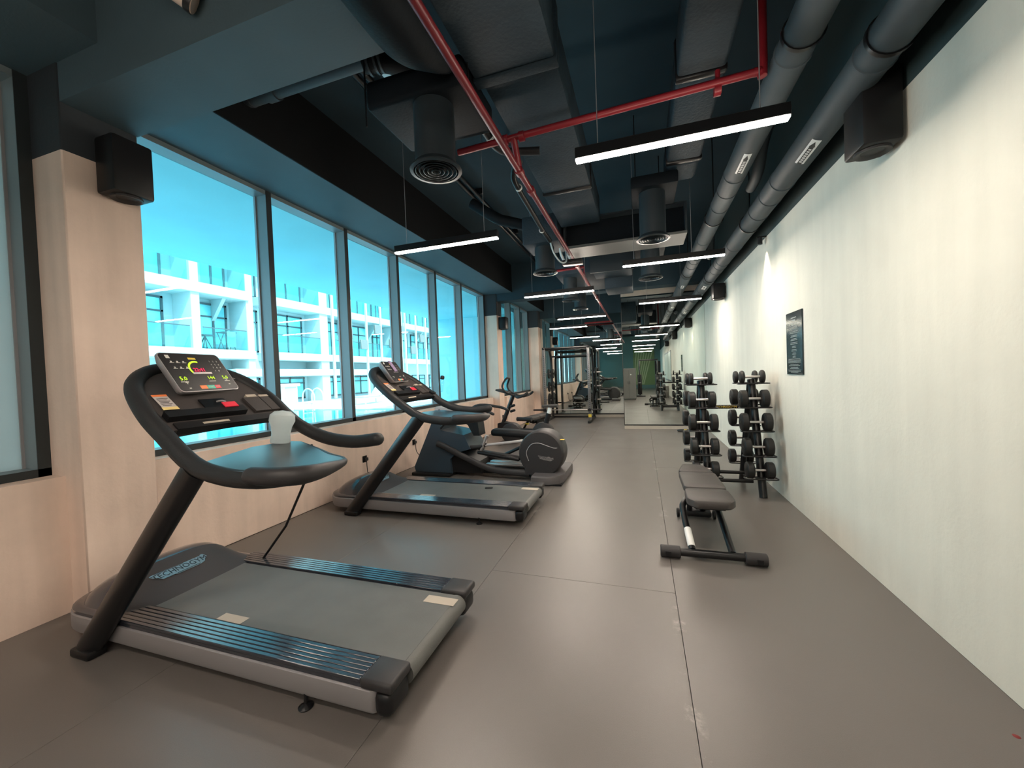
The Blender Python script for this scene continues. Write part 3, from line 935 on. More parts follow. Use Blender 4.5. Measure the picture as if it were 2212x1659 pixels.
# wall washers
def washer(x, y, z0, z1, face, label, power=1.0):
    """square black wall lamp, face = +1 mounted on a wall to its +x side, -1 to its -x side"""
    t = thing('wall_lamp', label, 'lamp', (x, y, z0), 'black wall lamps')
    MB().box(x - 0.10, x + 0.10, y - 0.12, y + 0.12, z0 + 0.012, z1, 0.02, 2).build('body', M_BLK, t)
    MB().lathe([(0.09, 0.018), (0.09, 0.0), (0.075, 0.0), (0.055, 0.014), (0.0, 0.016)], (x, y, z0), (0, 0, 1), 28).build('lens_ring', M_GREYP, t)
    xb = x + 0.10 * face
    MB().box(min(xb, xb + 0.018 * face), max(xb, xb + 0.018 * face), y - 0.05, y + 0.05, z0 + 0.1, z1 - 0.05).build('wall_plate', M_BLKM, t)
    if power:
        ld = bpy.data.lights.new('lamp_light', 'SPOT')
        ld.energy = SPOT * power
        ld.spot_size = math.radians(70)
        ld.spot_blend = 0.5
        ld.shadow_soft_size = 0.03
        ld.color = (1.0, 0.86, 0.62)
        lo = bpy.data.objects.new('lamp_light', ld)
        C.objects.link(lo)
        lo.parent = t
        lo.location = (0, 0, -0.02)
        lo.rotation_euler = (0, -0.12 * face, 0)
    return t


washer(1.382, 3.02, 2.77, 3.22, 1, 'big black wall lamp high on the cream wall, nearest', 0)
washer(1.382, 8.1, 2.74, 3.03, 1, 'small distant black wall lamp on the cream wall near the mirror')
washer(1.382, -2.2, 2.77, 3.06, 1, 'black wall lamp on the cream wall behind the viewpoint')
washer(-3.442, 1.85, 2.85, 3.25, -1, 'black wall lamp on the near window column', 0)
washer(-3.442, 9.93, 2.72, 3.05, -1, 'black wall lamp on the distant window column', 0)
t = thing('added_spot', 'tiny added spotlight under the outer pipe, making the light cone on the cream wall', 'lamp', (1.43, 5.6, 2.99))  # unseen fixture, added as the source of the wall's light cone
MB().cyl((1.43, 5.6, 2.99), (1.43, 5.6, 3.07), 0.028, seg=14).build('barrel', M_BLKM, t)
MB().box(1.40, 1.499, 5.585, 5.615, 3.07, 3.085).build('arm', M_BLKM, t)
ld = bpy.data.lights.new('lamp_light', 'SPOT')
ld.energy = SPOT
ld.spot_size = math.radians(60)
ld.spot_blend = 0.6
ld.shadow_soft_size = 0.02
ld.color = (1.0, 0.86, 0.62)
lo = bpy.data.objects.new('lamp_light', ld)
C.objects.link(lo)
lo.parent = t
lo.location = (0, 0, -0.02)
lo.rotation_euler = (0, -0.1, 0)

# ================================================================== WALL THINGS
t = thing('notice_sign', 'tall black glossy notice board on the cream wall', 'sign', (1.5, 4.72, 1.4))
MB().box(1.488, 1.4995, 4.505, 4.94, 1.398, 2.038, 0.002, 1).build('panel', M_SIGN, t)
rows = [(1.982, .14, .014), (1.955, .08, .014), (1.925, .15, .007), (1.910, .12, .007), (1.885, .18, .007), (1.868, .20, .007), (1.840, .22, .007), (1.826, .25, .007), (1.800, .16, .007), (1.788, .18, .007), (1.765, .14, .007), (1.752, .18, .007), (1.728, .19, .007), (1.714, .19, .007), (1.690, .09, .007), (1.678, .11, .007), (1.655, .13, .007), (1.642, .14, .007), (1.622, .08, .007), (1.610, .10, .007), (1.590, .07, .007), (1.578, .08, .007), (1.560, .32, .007), (1.548, .34, .007), (1.536, .35, .007), (1.524, .35, .007), (1.505, .22, .007), (1.493, .30, .007), (1.475, .20, .007), (1.463, .25, .007), (1.447, .35, .007), (1.436, .33, .007), (1.425, .2, .007)]
k = MB()
for z, w, h in rows:
    y = 4.7225 - w / 2
    while y < 4.7225 + w / 2:
        q = random.uniform(0.012, 0.035)
        k.box(1.4868, 1.4882, y, min(y + q, 4.7225 + w / 2), z - h * 0.32 - 0.004, z + h * 0.32 - 0.004)
        y += q + 0.006
k.build('print_lines', mat('sign_print', (0.30, 0.33, 0.32), 0.5), t, kind='stuff')


def socket(y, z, w, label, plug=True, cable=None, x=-3.74):
    t = thing('wall_socket', label, 'socket', (x, y, z))
    MB().box(x, x + 0.012, y - w / 2, y + w / 2, z - 0.045, z + 0.045, 0.003, 1).build('plate', M_BLK, t)
    MB().box(x + 0.012, x + 0.016, y - w / 2 + 0.012, y - w / 2 + 0.03, z + 0.01, z + 0.03).build('switch', M_BLKM, t)
    if plug:
        py = y + w / 2 - 0.04
        p = thing('power_plug', 'black plug and cable in the ' + label, 'plug', (x + 0.014, py, z))
        MB().box(x + 0.0165, x + 0.05, py - 0.024, py + 0.024, z - 0.025, z + 0.022, 0.008).build('plug_body', M_GREYP, p)
        MB().tube(cable or [(x + 0.035, py, z - 0.02), (x + 0.05, py, z - 0.12), (x + 0.06, py - 0.02, z - 0.25), (x + 0.07, py + 0.02, 0.008)], 0.0055, 8, 5).build('cable', M_BLK, p)
    return t


socket(1.86, 0.435, 0.155, 'double wall socket behind the near treadmill post', cable=[(-3.705, 1.90, 0.42), (-3.69, 1.905, 0.33), (-3.675, 1.90, 0.2), (-3.63, 1.9, 0.008)])
socket(4.585, 0.40, 0.085, 'wall socket between the two treadmills', cable=[(-3.705, 4.585, 0.38), (-3.70, 4.59, 0.2), (-3.68, 4.60, 0.008)])
socket(5.85, 0.42, 0.085, 'wall socket behind the far treadmill post', cable=[(-3.705, 5.85, 0.40), (-3.70, 5.87, 0.25), (-3.66, 5.98, 0.12), (-3.55, 6.0, 0.008)])
socket(9.93, 0.40, 0.09, 'wall socket on the distant column by the bike', plug=False, x=-3.56)


# ================================================================== TREADMILLS
def plan(x_rear, x_nose, hw, rn, rr=0.03, n=8):
    """plan outline (x, y about 0) with rounded nose"""
    out = []
    for cx, cy, a0, r in ((x_rear - rr, hw - rr, 0, rr), (x_nose + rn, hw - rn, 90, rn), (x_nose + rn, -hw + rn, 180, rn), (x_rear - rr, -hw + rr, 270, rr)):
        for k in range(n + 1):
            a = math.radians(a0 + 90 * k / n)
            out.append((cx + r * math.cos(a), cy + r * math.sin(a)))
    return out


def logo(mbp, mbt, o, u, v, w):
    """silver plaque with the maker's lettering; w = width"""
    h = w * 0.20
    poly = [(-0.5 * w, 0.42 * h), (-0.46 * w, 0.5 * h), (0.10 * w, 0.5 * h), (0.14 * w, 0.66 * h), (0.24 * w, 0.66 * h), (0.28 * w, 0.5 * h), (0.40 * w, 0.5 * h), (0.43 * w, 0.62 * h), (0.47 * w, 0.62 * h), (0.5 * w, 0.1 * h), (0.44 * w, -0.1 * h), (0.40 * w, -0.42 * h), (0.30 * w, -0.62 * h), (-0.12 * w, -0.62 * h), (-0.16 * w, -0.5 * h), (-0.36 * w, -0.5 * h), (-0.40 * w, -0.1 * h), (-0.47 * w, 0.1 * h)]
    o, u, v = Vector(o), Vector(u).normalized(), Vector(v).normalized()
    nn = u.cross(v)
    mbp.prism(poly, lambda a, b: o + u * a + v * b + nn * 0.001, nn * 0.003)
    mbt.text('TECHNOGYM', h * 0.92, o + nn * 0.004, u, v, 0.0005, 0.0004, xs=1.02 * w / (h * 0.92 * 6.6) if h else 1)
    mbt.quad(o, u, v, -0.42 * w, 0.08 * w, 0.40 * h, 0.46 * h, 0.0042, 0.0006)
    mbt.quad(o, u, v, -0.12 * w, 0.30 * w, -0.54 * h, -0.48 * h, 0.0042, 0.0006)


def treadmill(label):
    O = Vector((-1.05, 1.81, 0))
    cy = O.y
    t = thing('treadmill', label, 'treadmill', O)
    xr, xn = -1.13, -3.49
    hw = 0.437
    # silver skirt all round and the black trim over it
    P = plan(xr, xn, hw, 0.24)
    P2 = plan(xr, xn + 0.01, hw - 0.012, 0.23)
    MB().loft([[(x, cy + y, 0.055) for x, y in P2], [(x, cy + y, 0.075) for x, y in P], [(x, cy + y, 0.160) for x, y in P], [(x, cy + y, 0.168) for x, y in P2]]).build('side_skirt', M_SILV, t)
    P3 = plan(xr + 0.004, xn + 0.008, hw - 0.006, 0.235)
    P4 = plan(xr + 0.004, xn + 0.03, hw - 0.03, 0.21)
    MB().loft([[(x, cy + y, 0.168) for x, y in P3], [(x, cy + y, 0.186) for x, y in P3], [(x, cy + y, 0.197) for x, y in P4]]).build('deck_trim', M_GLOSS, t)
    # rear ends
    for s in (-1, 1):
        y0, y1 = cy + s * 0.445, cy + s * 0.285
        ya, yb = min(y0, y1), max(y0, y1)
        MB().box(-1.13, -1.045, ya, yb, 0.06, 0.165, 0.03, 3).build('rear_corner', M_BLK, t)
        MB().box(-1.20, -1.035, ya, yb, 0.168, 0.215, 0.016, 3).build('end_cap', M_GREYP, t)
        # ribbed foot rails
        f = MB()
        n = 6
        wr_ = (yb - ya - 0.012) / n
        for k in range(n):
            f.box(-2.90, -1.20, ya + 0.006 + k * wr_ + 0.0015, ya + 0.006 + (k + 1) * wr_ - 0.0015, 0.19, 0.208, 0.003, 1)
        f.build('foot_rail', M_GLOSS, t)
    # belt and rear roller
    MB().box(-2.95, -1.075, cy - 0.278, cy + 0.278, 0.150, 0.199).build('running_belt', M_BELT, t)
    MB().cyl((-1.085, cy - 0.283, 0.145), (-1.085, cy + 0.283, 0.145), 0.054, seg=24).build('rear_roller', M_BELT, t)
    for q in ((-2.30, -2.12, cy - 0.277, cy - 0.22), (-1.25, -1.055, cy + 0.17, cy + 0.24)):
        MB().box(*q, 0.1992, 0.2002).build('belt_marking', M_TAN, t, label='worn beige mark on the belt')

    # motor hood
    def hz(x):
        pts = [(-2.80, 0.199), (-2.84, 0.215), (-2.97, 0.27), (-3.10, 0.340), (-3.16, 0.355), (-3.24, 0.340), (-3.34, 0.295), (-3.42, 0.240), (-3.465, 0.195)]
        for (xa, za), (xb, zb) in zip(pts, pts[1:]):
            if xb <= x <= xa:
                return za + (zb - za) * (x - xa) / (xb - xa)
        return 0.195

    def wid(x):
        return 0.40 - 0.17 * max(0, (-3.2 - x) / 0.265) ** 2.2

    def top(x0, x1):
        def f(u, v):
            x = x0 + (x1 - x0) * u
            q = (v - 0.5) * 2
            s = 1 - abs(q) ** 3.6
            z = 0.19 + (hz(x) - 0.19) * s ** 0.8
            return (x, cy + q * wid(x), z)
        return f
    MB().surf(top(-2.80, -3.115), 8, 28).build('hood_face', M_HOODF, t)
    MB().surf(top(-3.115, -3.465), 12, 28).build('motor_hood', M_GLOSS, t)
    a, b = Vector((-2.84, cy, 0.215)), Vector((-3.10, cy, 0.325))
    v = (b - a).normalized()
    plaq, ink = MB(), MB()
    logo(plaq, ink, a + (b - a) * 0.60 + Vector((0, -0.02, 0.002)), (0, 1, 0), v, 0.34)
    pl = plaq.build('logo_plate', M_STEEL, t)
    ink.build('logo_lettering', M_INK, pl)
    for x, s in ((-1.52, -1), (-1.52, 1), (-3.25, 1), (-3.1, -1)):
        f = MB()
        f.lathe([(0.032, 0), (0.034, 0.006), (0.016, 0.018), (0.008, 0.02), (0.008, 0.07)], (x, cy + s * 0.425, 0), (0, 0, 1), 14)
        f.build('levelling_foot', M_BLKM, t)
    # upright on the aisle side
    MB().tube([(-3.07, cy - 0.475, 0.0), (-3.04, cy - 0.475, 0.04), (-2.165, cy - 0.430, 1.082)], 0.073, 20, 1, ell=0.62).build('upright_post', M_BLKM, t)
    MB().box(-3.12, -2.95, cy - 0.53, cy - 0.437, 0.0, 0.05, 0.015).build('post_foot', M_BLK, t)
    MB().tube([(-2.16, cy + 0.31, 1.075), (-2.275, cy + 0.39, 0.869), (-2.53, cy + 0.40, 0.45), (-2.72, cy + 0.36, 0.205)], 0.009, 8, 1).build('support_rod', M_BLKM, t)
    # frame of reference of the panel: origin lower near corner, u across, v up the slope
    A = Vector((-2.42, cy - 0.41, 1.25))
    U = Vector((0.025, 1, 0)).normalized()
    Vv = Vector((-0.809, 0.02, 0.587)).normalized()
    N = U.cross(Vv).normalized()
    if N.z < 0:
        N = -N

    def onp(a, b, c=0.0):
        return A + U * a + Vv * b + N * c
    # hand rail loop: two arms joined over the top of the panel
    arc = [(0.002, 0.01), (0.006, 0.178), (0.042, 0.38), (0.10, 0.505), (0.21, 0.600), (0.36, 0.635), (0.53, 0.615), (0.66, 0.55), (0.745, 0.43), (0.785, 0.25), (0.782, 0.06)]
    near = [(-1.55, cy - 0.425, 1.075), (-1.72, cy - 0.44, 1.055), (-1.95, cy - 0.44, 1.06), (-2.18, cy - 0.43, 1.11)]
    far = [(-2.33, cy + 0.395, 1.19), (-2.13, cy + 0.41, 1.11), (-1.90, cy + 0.41, 1.085), (-1.70, cy + 0.41, 1.105)]
    MB().tube(near + [onp(*q) for q in arc] + far, 0.044, 16, 5, round_end=True).build('handrail', M_GRIP, t)
    sm = catmull([Vector((*q, 0)) for q in arc], 5)
    MB().loft([[onp(q.x, q.y, -0.04) for q in sm], [onp(q.x, q.y, 0.012) for q in sm]]).build('console_panel', M_PANEL, t)

    def plate(mb, a0, a1, b0, b1, c0, c1):
        r = [[onp(a0, b0, c), onp(a1, b0, c), onp(a1, b1, c), onp(a0, b1, c)] for c in (c0, c1)]
        mb.loft(r)
    k = MB()
    plate(k, 0.055, 0.50, 0.088, 0.145, -0.01, 0.05)
    k.build('key_shelf', M_BLK, t)
    k = MB()
    plate(k, 0.07, 0.79, 0.012, 0.066, -0.02, 0.022)
    cb = k.build('cross_bar', M_BLK, t)
    k = MB()
    plate(k, 0.21, 0.36, 0.030, 0.046, 0.022, 0.024)
    k.build('bar_label', M_TAN, cb, label='small beige label')
    k = MB()
    plate(k, 0.09, 0.165, 0.20, 0.335, 0.018, 0.020)
    wl = k.build('warning_label', M_LGREY, t, label='grey warning label with orange heading and yellow foot')
    k = MB()
    plate(k, 0.09, 0.165, 0.318, 0.336, 0.0195, 0.021)
    k.build('label_heading', M_ORG, wl)
    k = MB()
    plate(k, 0.085, 0.165, 0.19, 0.215, 0.0195, 0.021)
    k.build('label_foot', mat('straw_print', (0.72, 0.55, 0.22), 0.6), wl)
    k = MB()
    for q in range(6):
        plate(k, 0.10, 0.10 + 0.055 * (1 if q % 2 else 0.8), 0.23 + q * 0.013, 0.234 + q * 0.013, 0.0195, 0.021)
    k.build('label_print', M_INK, wl)
    k = MB()
    plate(k, 0.30, 0.45, 0.175, 0.262, 0.016, 0.024)
    sl = k.build('emergency_key', M_BLKM, t)
    k = MB()
    k.tube([onp(0.385, 0.22, 0.03), onp(0.40, 0.2, 0.05), onp(0.41, 0.18, 0.055)], 0.006, 8, 3)
    k.build('key_cord', M_SILV, sl)
    k = MB()
    plate(k, 0.38, 0.462, 0.128, 0.176, 0.052, 0.058)
    k.build('stop_tag', M_REDP, sl, label='red stop tag')
    # cup and accessory pockets at the far side
    k = MB()
    plate(k, 0.57, 0.80, 0.09, 0.245, 0.014, 0.03)
    pk = k.build('pocket', M_PANEL, t)
    k = MB()
    plate(k, 0.60, 0.67, 0.243, 0.27, 0.014, 0.034)
    plate(k, 0.69, 0.78, 0.24, 0.262, 0.014, 0.033)
    k.build('pocket_edge', M_TAN, pk)
    k = MB()
    plate(k, 0.682, 0.686, 0.09, 0.245, 0.028, 0.032)
    k.build('pocket_divider', M_BLK, pk)
    k = MB()
    plate(k, 0.655, 0.705, 0.485, 0.525, 0.018, 0.02)
    k.build('side_label', M_LGREY, t, label='small grey label')
    # display
    Dc = Vector((-2.765, cy, 1.575)) + Vector((0.025, 0, 0.02))
    DU = Vector((-0.20, 1, 0.01)).normalized()
    DV = Vector((-0.168, -0.03, 0.252)).normalized()
    DN = DU.cross(DV).normalized()
    if DN.x < 0:
        DN = -DN
    DV = DN.cross(DU).normalized()
    w, h = 0.43, 0.30

    def dpt(a, b, c=0.0):
        return Dc + DU * a + DV * b + DN * c
    rr_ = rounded(w, h, 0.028)
    rs = rounded(w - 0.012, h - 0.012, 0.024)
    body = MB().loft([[dpt(a * 0.86, b * 0.86, -0.055) for a, b in rr_], [dpt(a, b, -0.012) for a, b in rr_], [dpt(a, b, 0.006) for a, b in rr_]])
    dp = body.build('display', M_SILV, t)
    MB().loft([[dpt(a, b, 0.004) for a, b in rs], [dpt(a, b, 0.0085) for a, b in rs]]).build('screen', M_SCREEN, dp)
    k = MB()
    for (x, y, s_) in ((-0.145, -0.085, .03), (0.155, -0.065, .03)):
        k.text('+', s_ * 1.5, dpt(x, y, 0.0085), DU, DV, 0.0008)
        k.text('-', s_ * 1.8, dpt(x, y - 0.035, 0.0085), DU, DV, 0.0008)
    dig = '123456789<0>'
    for i, ch in enumerate('123456789'):
        k.text(ch, 0.017, dpt(0.115 + 0.028 * (i % 3), 0.085 - 0.026 * (i // 3), 0.0085), DU, DV, 0.0008)
    k.text('<', 0.015, dpt(0.115, 0.007, 0.0085), DU, DV, 0.0008)
    k.text('0', 0.017, dpt(0.143, 0.007, 0.0085), DU, DV, 0.0008)
    for i in range(3):
        for j in range(2):
            x, y = -0.155 + i * 0.04, 0.075 - j * 0.045
            k.quad(dpt(0, 0, 0.0085), DU, DV, x - 0.014, x + 0.014, y - 0.006, y - 0.003, 0.0005)
            k.quad(dpt(0, 0, 0.0085), DU, DV, x - 0.006, x + 0.004, y - 0.001, y + 0.009, 0.0005)
    k.quad(dpt(0, 0, 0.0085), DU, DV, -0.172, -0.148, 0.105, 0.13, 0.0005)
    for x, ww in ((-0.155, 0.05), (0.04, 0.05), (0.155, 0.04)):
        k.quad(dpt(0, 0, 0.0085), DU, DV, x - ww / 2, x + ww / 2, -0.078, -0.074, 0.0005)
    k.build('key_print', M_WINK, dp)
    k = MB()
    k.quad(dpt(0, 0, 0.0085), DU, DV, -0.06, 0.075, -0.018, -0.004, 0.0004)
    k.build('phone_ledge', M_STEEL, dp)
    for nm, x0, x1, mm, tx in (('pause_key', -0.075, -0.027, M_ORG, None), ('start_key', -0.026, 0.03, M_GREENP, 'START'), ('stop_key', 0.031, 0.072, M_REDP, 'STOP')):
        p = MB().quad(dpt(0, 0, 0.0085), DU, DV, x0, x1, -0.134, -0.108, 0.0004).build(nm, mm, dp)
        if tx:
            pass
    k = MB()
    k.text('START', 0.014, dpt(0.002, -0.121, 0.0095), DU, DV, 0.0006)
    k.text('STOP', 0.013, dpt(0.0515, -0.121, 0.0095), DU, DV, 0.0006)
    k.build('key_lettering', M_WINK, dp)
    k = MB()
    k.quad(dpt(0, 0, 0.0085), DU, DV, -0.03, 0.022, 0.098, 0.113, 0.0005)
    k.build('brand_patch', M_YEL, dp)
    # lit figures
    k = MB()
    k.text('5.0', 0.040, dpt(-0.15, -0.052, 0.0085), DU, DV, 0.001)
    k.text('144', 0.036, dpt(0.045, -0.050, 0.0085), DU, DV, 0.001)
    k.text('5.0', 0.036, dpt(0.155, -0.048, 0.0085), DU, DV, 0.001)
    for i in range(16):
        a = math.radians(215 - i * 9)
        b = math.radians(215 - (i + 1) * 9)
        ro, ri = 0.066, 0.054
        k.loft([[dpt(ro * math.cos(q) * 1.05, 0.02 + ro * math.sin(q), c) for q in (a, b)] + [dpt(ri * math.cos(q) * 1.05, 0.02 + ri * math.sin(q), c) for q in (b, a)] for c in (0.009, 0.0098)])
    k.build('lit_figures', M_LEDG, dp, kind='stuff')
    k = MB()
    k.text('22:41', 0.038, dpt(0.0, 0.015, 0.0085), DU, DV, 0.001)
    k.build('lit_clock', M_LEDR, dp, kind='stuff')
    # glossy tray between the arms, with a rubber lip along its free edge
    z = 1.095
    poly = [(-2.22, cy - 0.40), (-2.44, cy + 0.10), (-2.38, cy + 0.33), (-2.28, cy + 0.33), (-1.92, cy + 0.12), (-1.70, cy - 0.02)]
    lip = [(-1.50, cy - 0.125), (-1.455, cy - 0.30), (-1.475, cy - 0.42), (-1.58, cy - 0.475), (-1.72, cy - 0.475)]
    back = [(-2.0, cy - 0.44)]
    full = poly + lip + back
    MB().loft([[(x, y, z - 0.022) for x, y in full], [(x, y, z) for x, y in full]]).build('side_tray', mat('tray_gloss', (0.030, 0.031, 0.033), 0.30, spec=0.3), t)
    le = catmull([Vector((x, y, z - 0.012)) for x, y in poly[3:] + lip], 4)
    rads = [0.014] * 6 + [0.018, 0.03, 0.040, 0.044, 0.044]
    MB().tube(le, [0.012, 0.014, 0.016, 0.014, 0.034, 0.044, 0.044, 0.040], 12, 1, round_end=True).build('tray_lip', M_GREYP, t)
    return t, (A, U, Vv, N, Dc, DU, DV, DN)


TM, fr = treadmill('black treadmill nearest the camera with lit red and green display')
D2 = Vector((-0.09, 2.27, 0))
TM2 = dup(TM, Vector(TM.location) + D2, 'treadmill further back with a phone on its display', skip=('lit_figures', 'lit_clock', 'support_rod'))
A, U, Vv, N, Dc, DU, DV, DN = fr
# phone on the far display, bottles
t = thing('mobile_phone', 'lilac mobile phone leaning on the far treadmill display', 'phone', Dc + D2 + DN * 0.02)
R = Matrix((DU, DV, DN)).transposed()
MB().obox(Dc + D2 + DU * 0.01 + DV * 0.07 + DN * 0.017, (0.075, 0.16, 0.009), R, 0.004).build('phone_body', M_PURPLE, t)
MB().obox(Dc + D2 + DU * 0.01 + DV * 0.07 + DN * 0.0222, (0.066, 0.148, 0.001), R).build('phone_screen', mat('lilac_screen', (0.36, 0.27, 0.42), 0.15), t)
base = Vector((-2.36, 2.05, 1.098))
t = thing('drink_bottle', 'clear plastic bottle held at the near treadmill far arm', 'bottle', base)
MB().lathe([(0.0, 0.0), (0.058, 0.0), (0.062, 0.01), (0.056, 0.06), (0.064, 0.11), (0.080, 0.15), (0.076, 0.19), (0.05, 0.215), (0.0, 0.222)], base, (0.06, 0.10, 1), 24, caps=False).build('bottle_body', frosted('milky_plastic', (0.80, 0.86, 0.86)), t)
base = Vector((-2.40, 4.40, 1.335))
t = thing('drink_bottle', 'clear bottle with black cap in the far treadmill holder', 'bottle', base)
ax = Vector((0.05, 0.30, 0.9))
MB().lathe([(0.0, 0.0), (0.032, 0.0), (0.034, 0.01), (0.034, 0.12), (0.020, 0.155), (0.016, 0.16)], base, ax, 18, caps=False).build('bottle_body', M_CLEAR, t)
MB().lathe([(0.022, 0.0), (0.026, 0.004), (0.026, 0.035), (0.02, 0.042)], base + ax.normalized() * 0.158, ax, 16).build('cap', M_BLK, t)
t = MB().obox((-2.45, 4.30, 1.325), (0.06, 0.09, 0.03), Matrix.Rotation(0.5, 3, 'Y'), 0.012).build('earphone_case', M_BLK)
tag(t, 'black earphone case on the far treadmill console', 'case')
t = MB().obox((-1.72, 4.22, 0.2045), (0.09, 0.045, 0.008), Matrix.Rotation(0.3, 3, 'Z'), 0.003).build('cloth_scrap', M_BLK)
tag(t, 'small dark scrap lying on the far treadmill belt', 'scrap')

# ================================================================== CROSS TRAINER
t = thing('cross_trainer', 'black cross trainer with large round flywheel housing behind the far treadmill', 'exercise machine', (-2.2, 5.6, 0))
yc = 5.62


def xz(poly, y0, y1, f=1.0):
    return [(x, y0, z) for x, z in poly], [(x, y1, z) for x, z in poly]


# flywheel drum
cx, cz, R0 = -1.37, 0.385, 0.325
sh_ = [(R0 * 0.80, 5.30), (R0 * 0.93, 5.305), (R0 * 0.985, 5.33), (R0, 5.38), (R0, 5.62), (R0 * 0.96, 5.70), (R0 * 0.85, 5.74), (R0 * 0.5, 5.75)]
b = MB()
rings = []
for r, y in sh_:
    rg = []
    for k in range(48):
        a = 2 * math.pi * k / 48
        x, z = cx + r * math.cos(a), cz + r * math.sin(a)
        z = max(z, 0.09)
        if math.sin(a) < -0.2 and math.cos(a) < 0:      # squared-off lower inner corner
            x = min(x, cx - r * 0.75) if z <= 0.2 else x
        rg.append((x, y, z))
    rings.append(rg)
b.loft(rings)
hs = b.build('flywheel_housing', M_GREYP, t)
# raised curl on the housing face
cur = [(cx - 0.17 + 0.0, 5.298, cz - 0.10), (cx - 0.20, 5.298, cz + 0.02), (cx - 0.13, 5.298, cz + 0.13), (cx - 0.02, 5.298, cz + 0.155), (cx + 0.10, 5.298, cz + 0.12), (cx + 0.20, 5.299, cz + 0.09), (cx + 0.285, 5.312, cz + 0.10)]
MB().tube(cur, 0.005, 6, 6).build('housing_seam', M_SILV, hs)
plaq, ink = MB(), MB()
logo(plaq, ink, (cx + 0.075, 5.2985, cz - 0.055), (1, 0, -0.16), (0.16, 0, 1), 0.225)
pl = plaq.build('logo_plate', M_STEEL, t)
ink.build('logo_lettering', M_INK, pl)
MB().box(cx + 0.26, cx + 0.32, 5.40, 5.47, cz + 0.185, cz + 0.19).build('yellow_badge', M_YEL, t)
# grey rear stabiliser
st_ = [(-1.46, 5.10), (-1.22, 5.08), (-1.08, 5.17), (-1.035, 5.30), (-1.035, 5.95), (-1.08, 6.05), (-1.46, 6.05)]
MB().loft([[(x, y, 0.02) for x, y in st_], [(x, y, 0.105) for x, y in st_], [(x * 0.98 - 0.025, 5.55 + (y - 5.55) * 0.96, 0.125) for x, y in st_]]).build('rear_stabiliser', mat('stabiliser_grey', (0.085, 0.078, 0.080), 0.5, spec=0.3), t)
MB().box(-1.42, -1.05, 5.12, 5.98, 0.0, 0.02).build('stabiliser_pad', M_BLK, t)
# lower side rails
for y in (5.34, 5.86):
    MB().tube([(-1.55, y, 0.10), (-1.9, y, 0.11), (-2.2, y, 0.16), (-2.55, y, 0.30), (-2.85, y, 0.44), (-3.0, y, 0.50)], 0.05, 12, 6, ell=0.7).build('side_rail', M_GREYP, t)
MB().box(-2.9, -1.45, 5.5, 5.72, 0.03, 0.12, 0.02).build('base_beam', M_BLK, t)
# front shroud
pol = [(-3.40, 0.02), (-3.43, 0.12), (-3.22, 0.55), (-3.02, 0.97), (-2.96, 1.02), (-2.93, 0.97), (-2.95, 0.70), (-2.56, 0.63), (-2.46, 0.42), (-2.68, 0.36), (-2.80, 0.26), (-2.78, 0.02)]
MB().loft([[(x * 1.0, 5.36, z) for x, z in pol], [(x, 5.30, z * 0.99 + 0.005) for x, z in pol][:0] or [(x, 5.92, z) for x, z in pol]]).build('front_shroud', M_BLUEP, t)
MB().box(-3.44, -2.78, 5.28, 6.0, 0.0, 0.05, 0.015).build('front_stabiliser', M_BLK, t)
MB().prism([(-2.86, 0.28), (-2.60, 0.36), (-2.36, 0.22), (-2.3, 0.05), (-2.86, 0.05)], lambda a, b: (a, 5.40, b), (0, 0.46, 0)).build('motor_cover', M_BLK, t)
# console column and console
MB().prism([(-2.46, 0.60), (-2.36, 0.60), (-2.40, 0.93), (-2.98, 0.98), (-2.94, 0.90), (-2.70, 0.86), (-2.55, 0.76)], lambda a, b: (a, 5.50, b), (0, 0.24, 0)).build('console_column', M_BLK, t)
MB().loft([[(-3.05, 5.36, 0.97), (-2.40, 5.40, 0.90), (-2.40, 5.86, 0.90), (-3.05, 5.90, 0.97)], [(-3.02, 5.38, 1.06), (-2.42, 5.42, 0.96), (-2.42, 5.84, 0.96), (-3.02, 5.88, 1.06)]]).build('console', M_LGREY, t)
for y in (5.30, 5.94):
    MB().tube([(-2.9, y, 0.75), (-2.6, y, 1.02), (-2.2, y, 1.0), (-2.05, y, 0.95)], 0.022, 10, 5, round_end=True).build('hand_grip', M_GRIP, t)
# pedal arms, treads, links
MB().obox((-1.86, 5.78, 0.60), (0.78, 0.24, 0.105), Matrix.Rotation(0.06, 3, 'Y'), 0.04, 3).build('foot_plate', M_BLK, t)
MB().obox((-2.02, 5.42, 0.33), (0.66, 0.17, 0.05), Matrix.Rotation(0.14, 3, 'Y'), 0.02, 3).build('foot_plate', M_BLK, t)
MB().cyl((-2.27, 5.42, 0.47), (-1.62, 5.42, 0.55), 0.021, seg=12).build('link_rod', M_LGREY, t)
MB().tube([(-2.60, 5.40, 0.43), (-2.30, 5.42, 0.455), (-2.22, 5.43, 0.50)], 0.03, 10, 3).build('link_arm', M_GREYP, t)
MB().tube([(-2.33, 5.42, 0.36), (-2.29, 5.42, 0.42), (-2.23, 5.42, 0.56), (-2.20, 5.42, 0.62)], 0.028, 10, 3).build('link_joint', M_STEEL, t)
for y in (5.42, 5.60):
    MB().box(-2.25, -1.55, y, y + 0.11, 0.165, 0.20, 0.012).build('runner', M_STEEL, t)
MB().tube([(-2.0, 5.62, 0.30), (-1.7, 5.62, 0.44)], 0.025, 8, 1).build('crank_arm', M_BLKM, t)

# ================================================================== EXERCISE BIKE
yb = 8.2
t = thing('exercise_bike', 'black upright exercise bike with looped handlebar before the distant column', 'exercise bike', (-2.4, yb, 0))


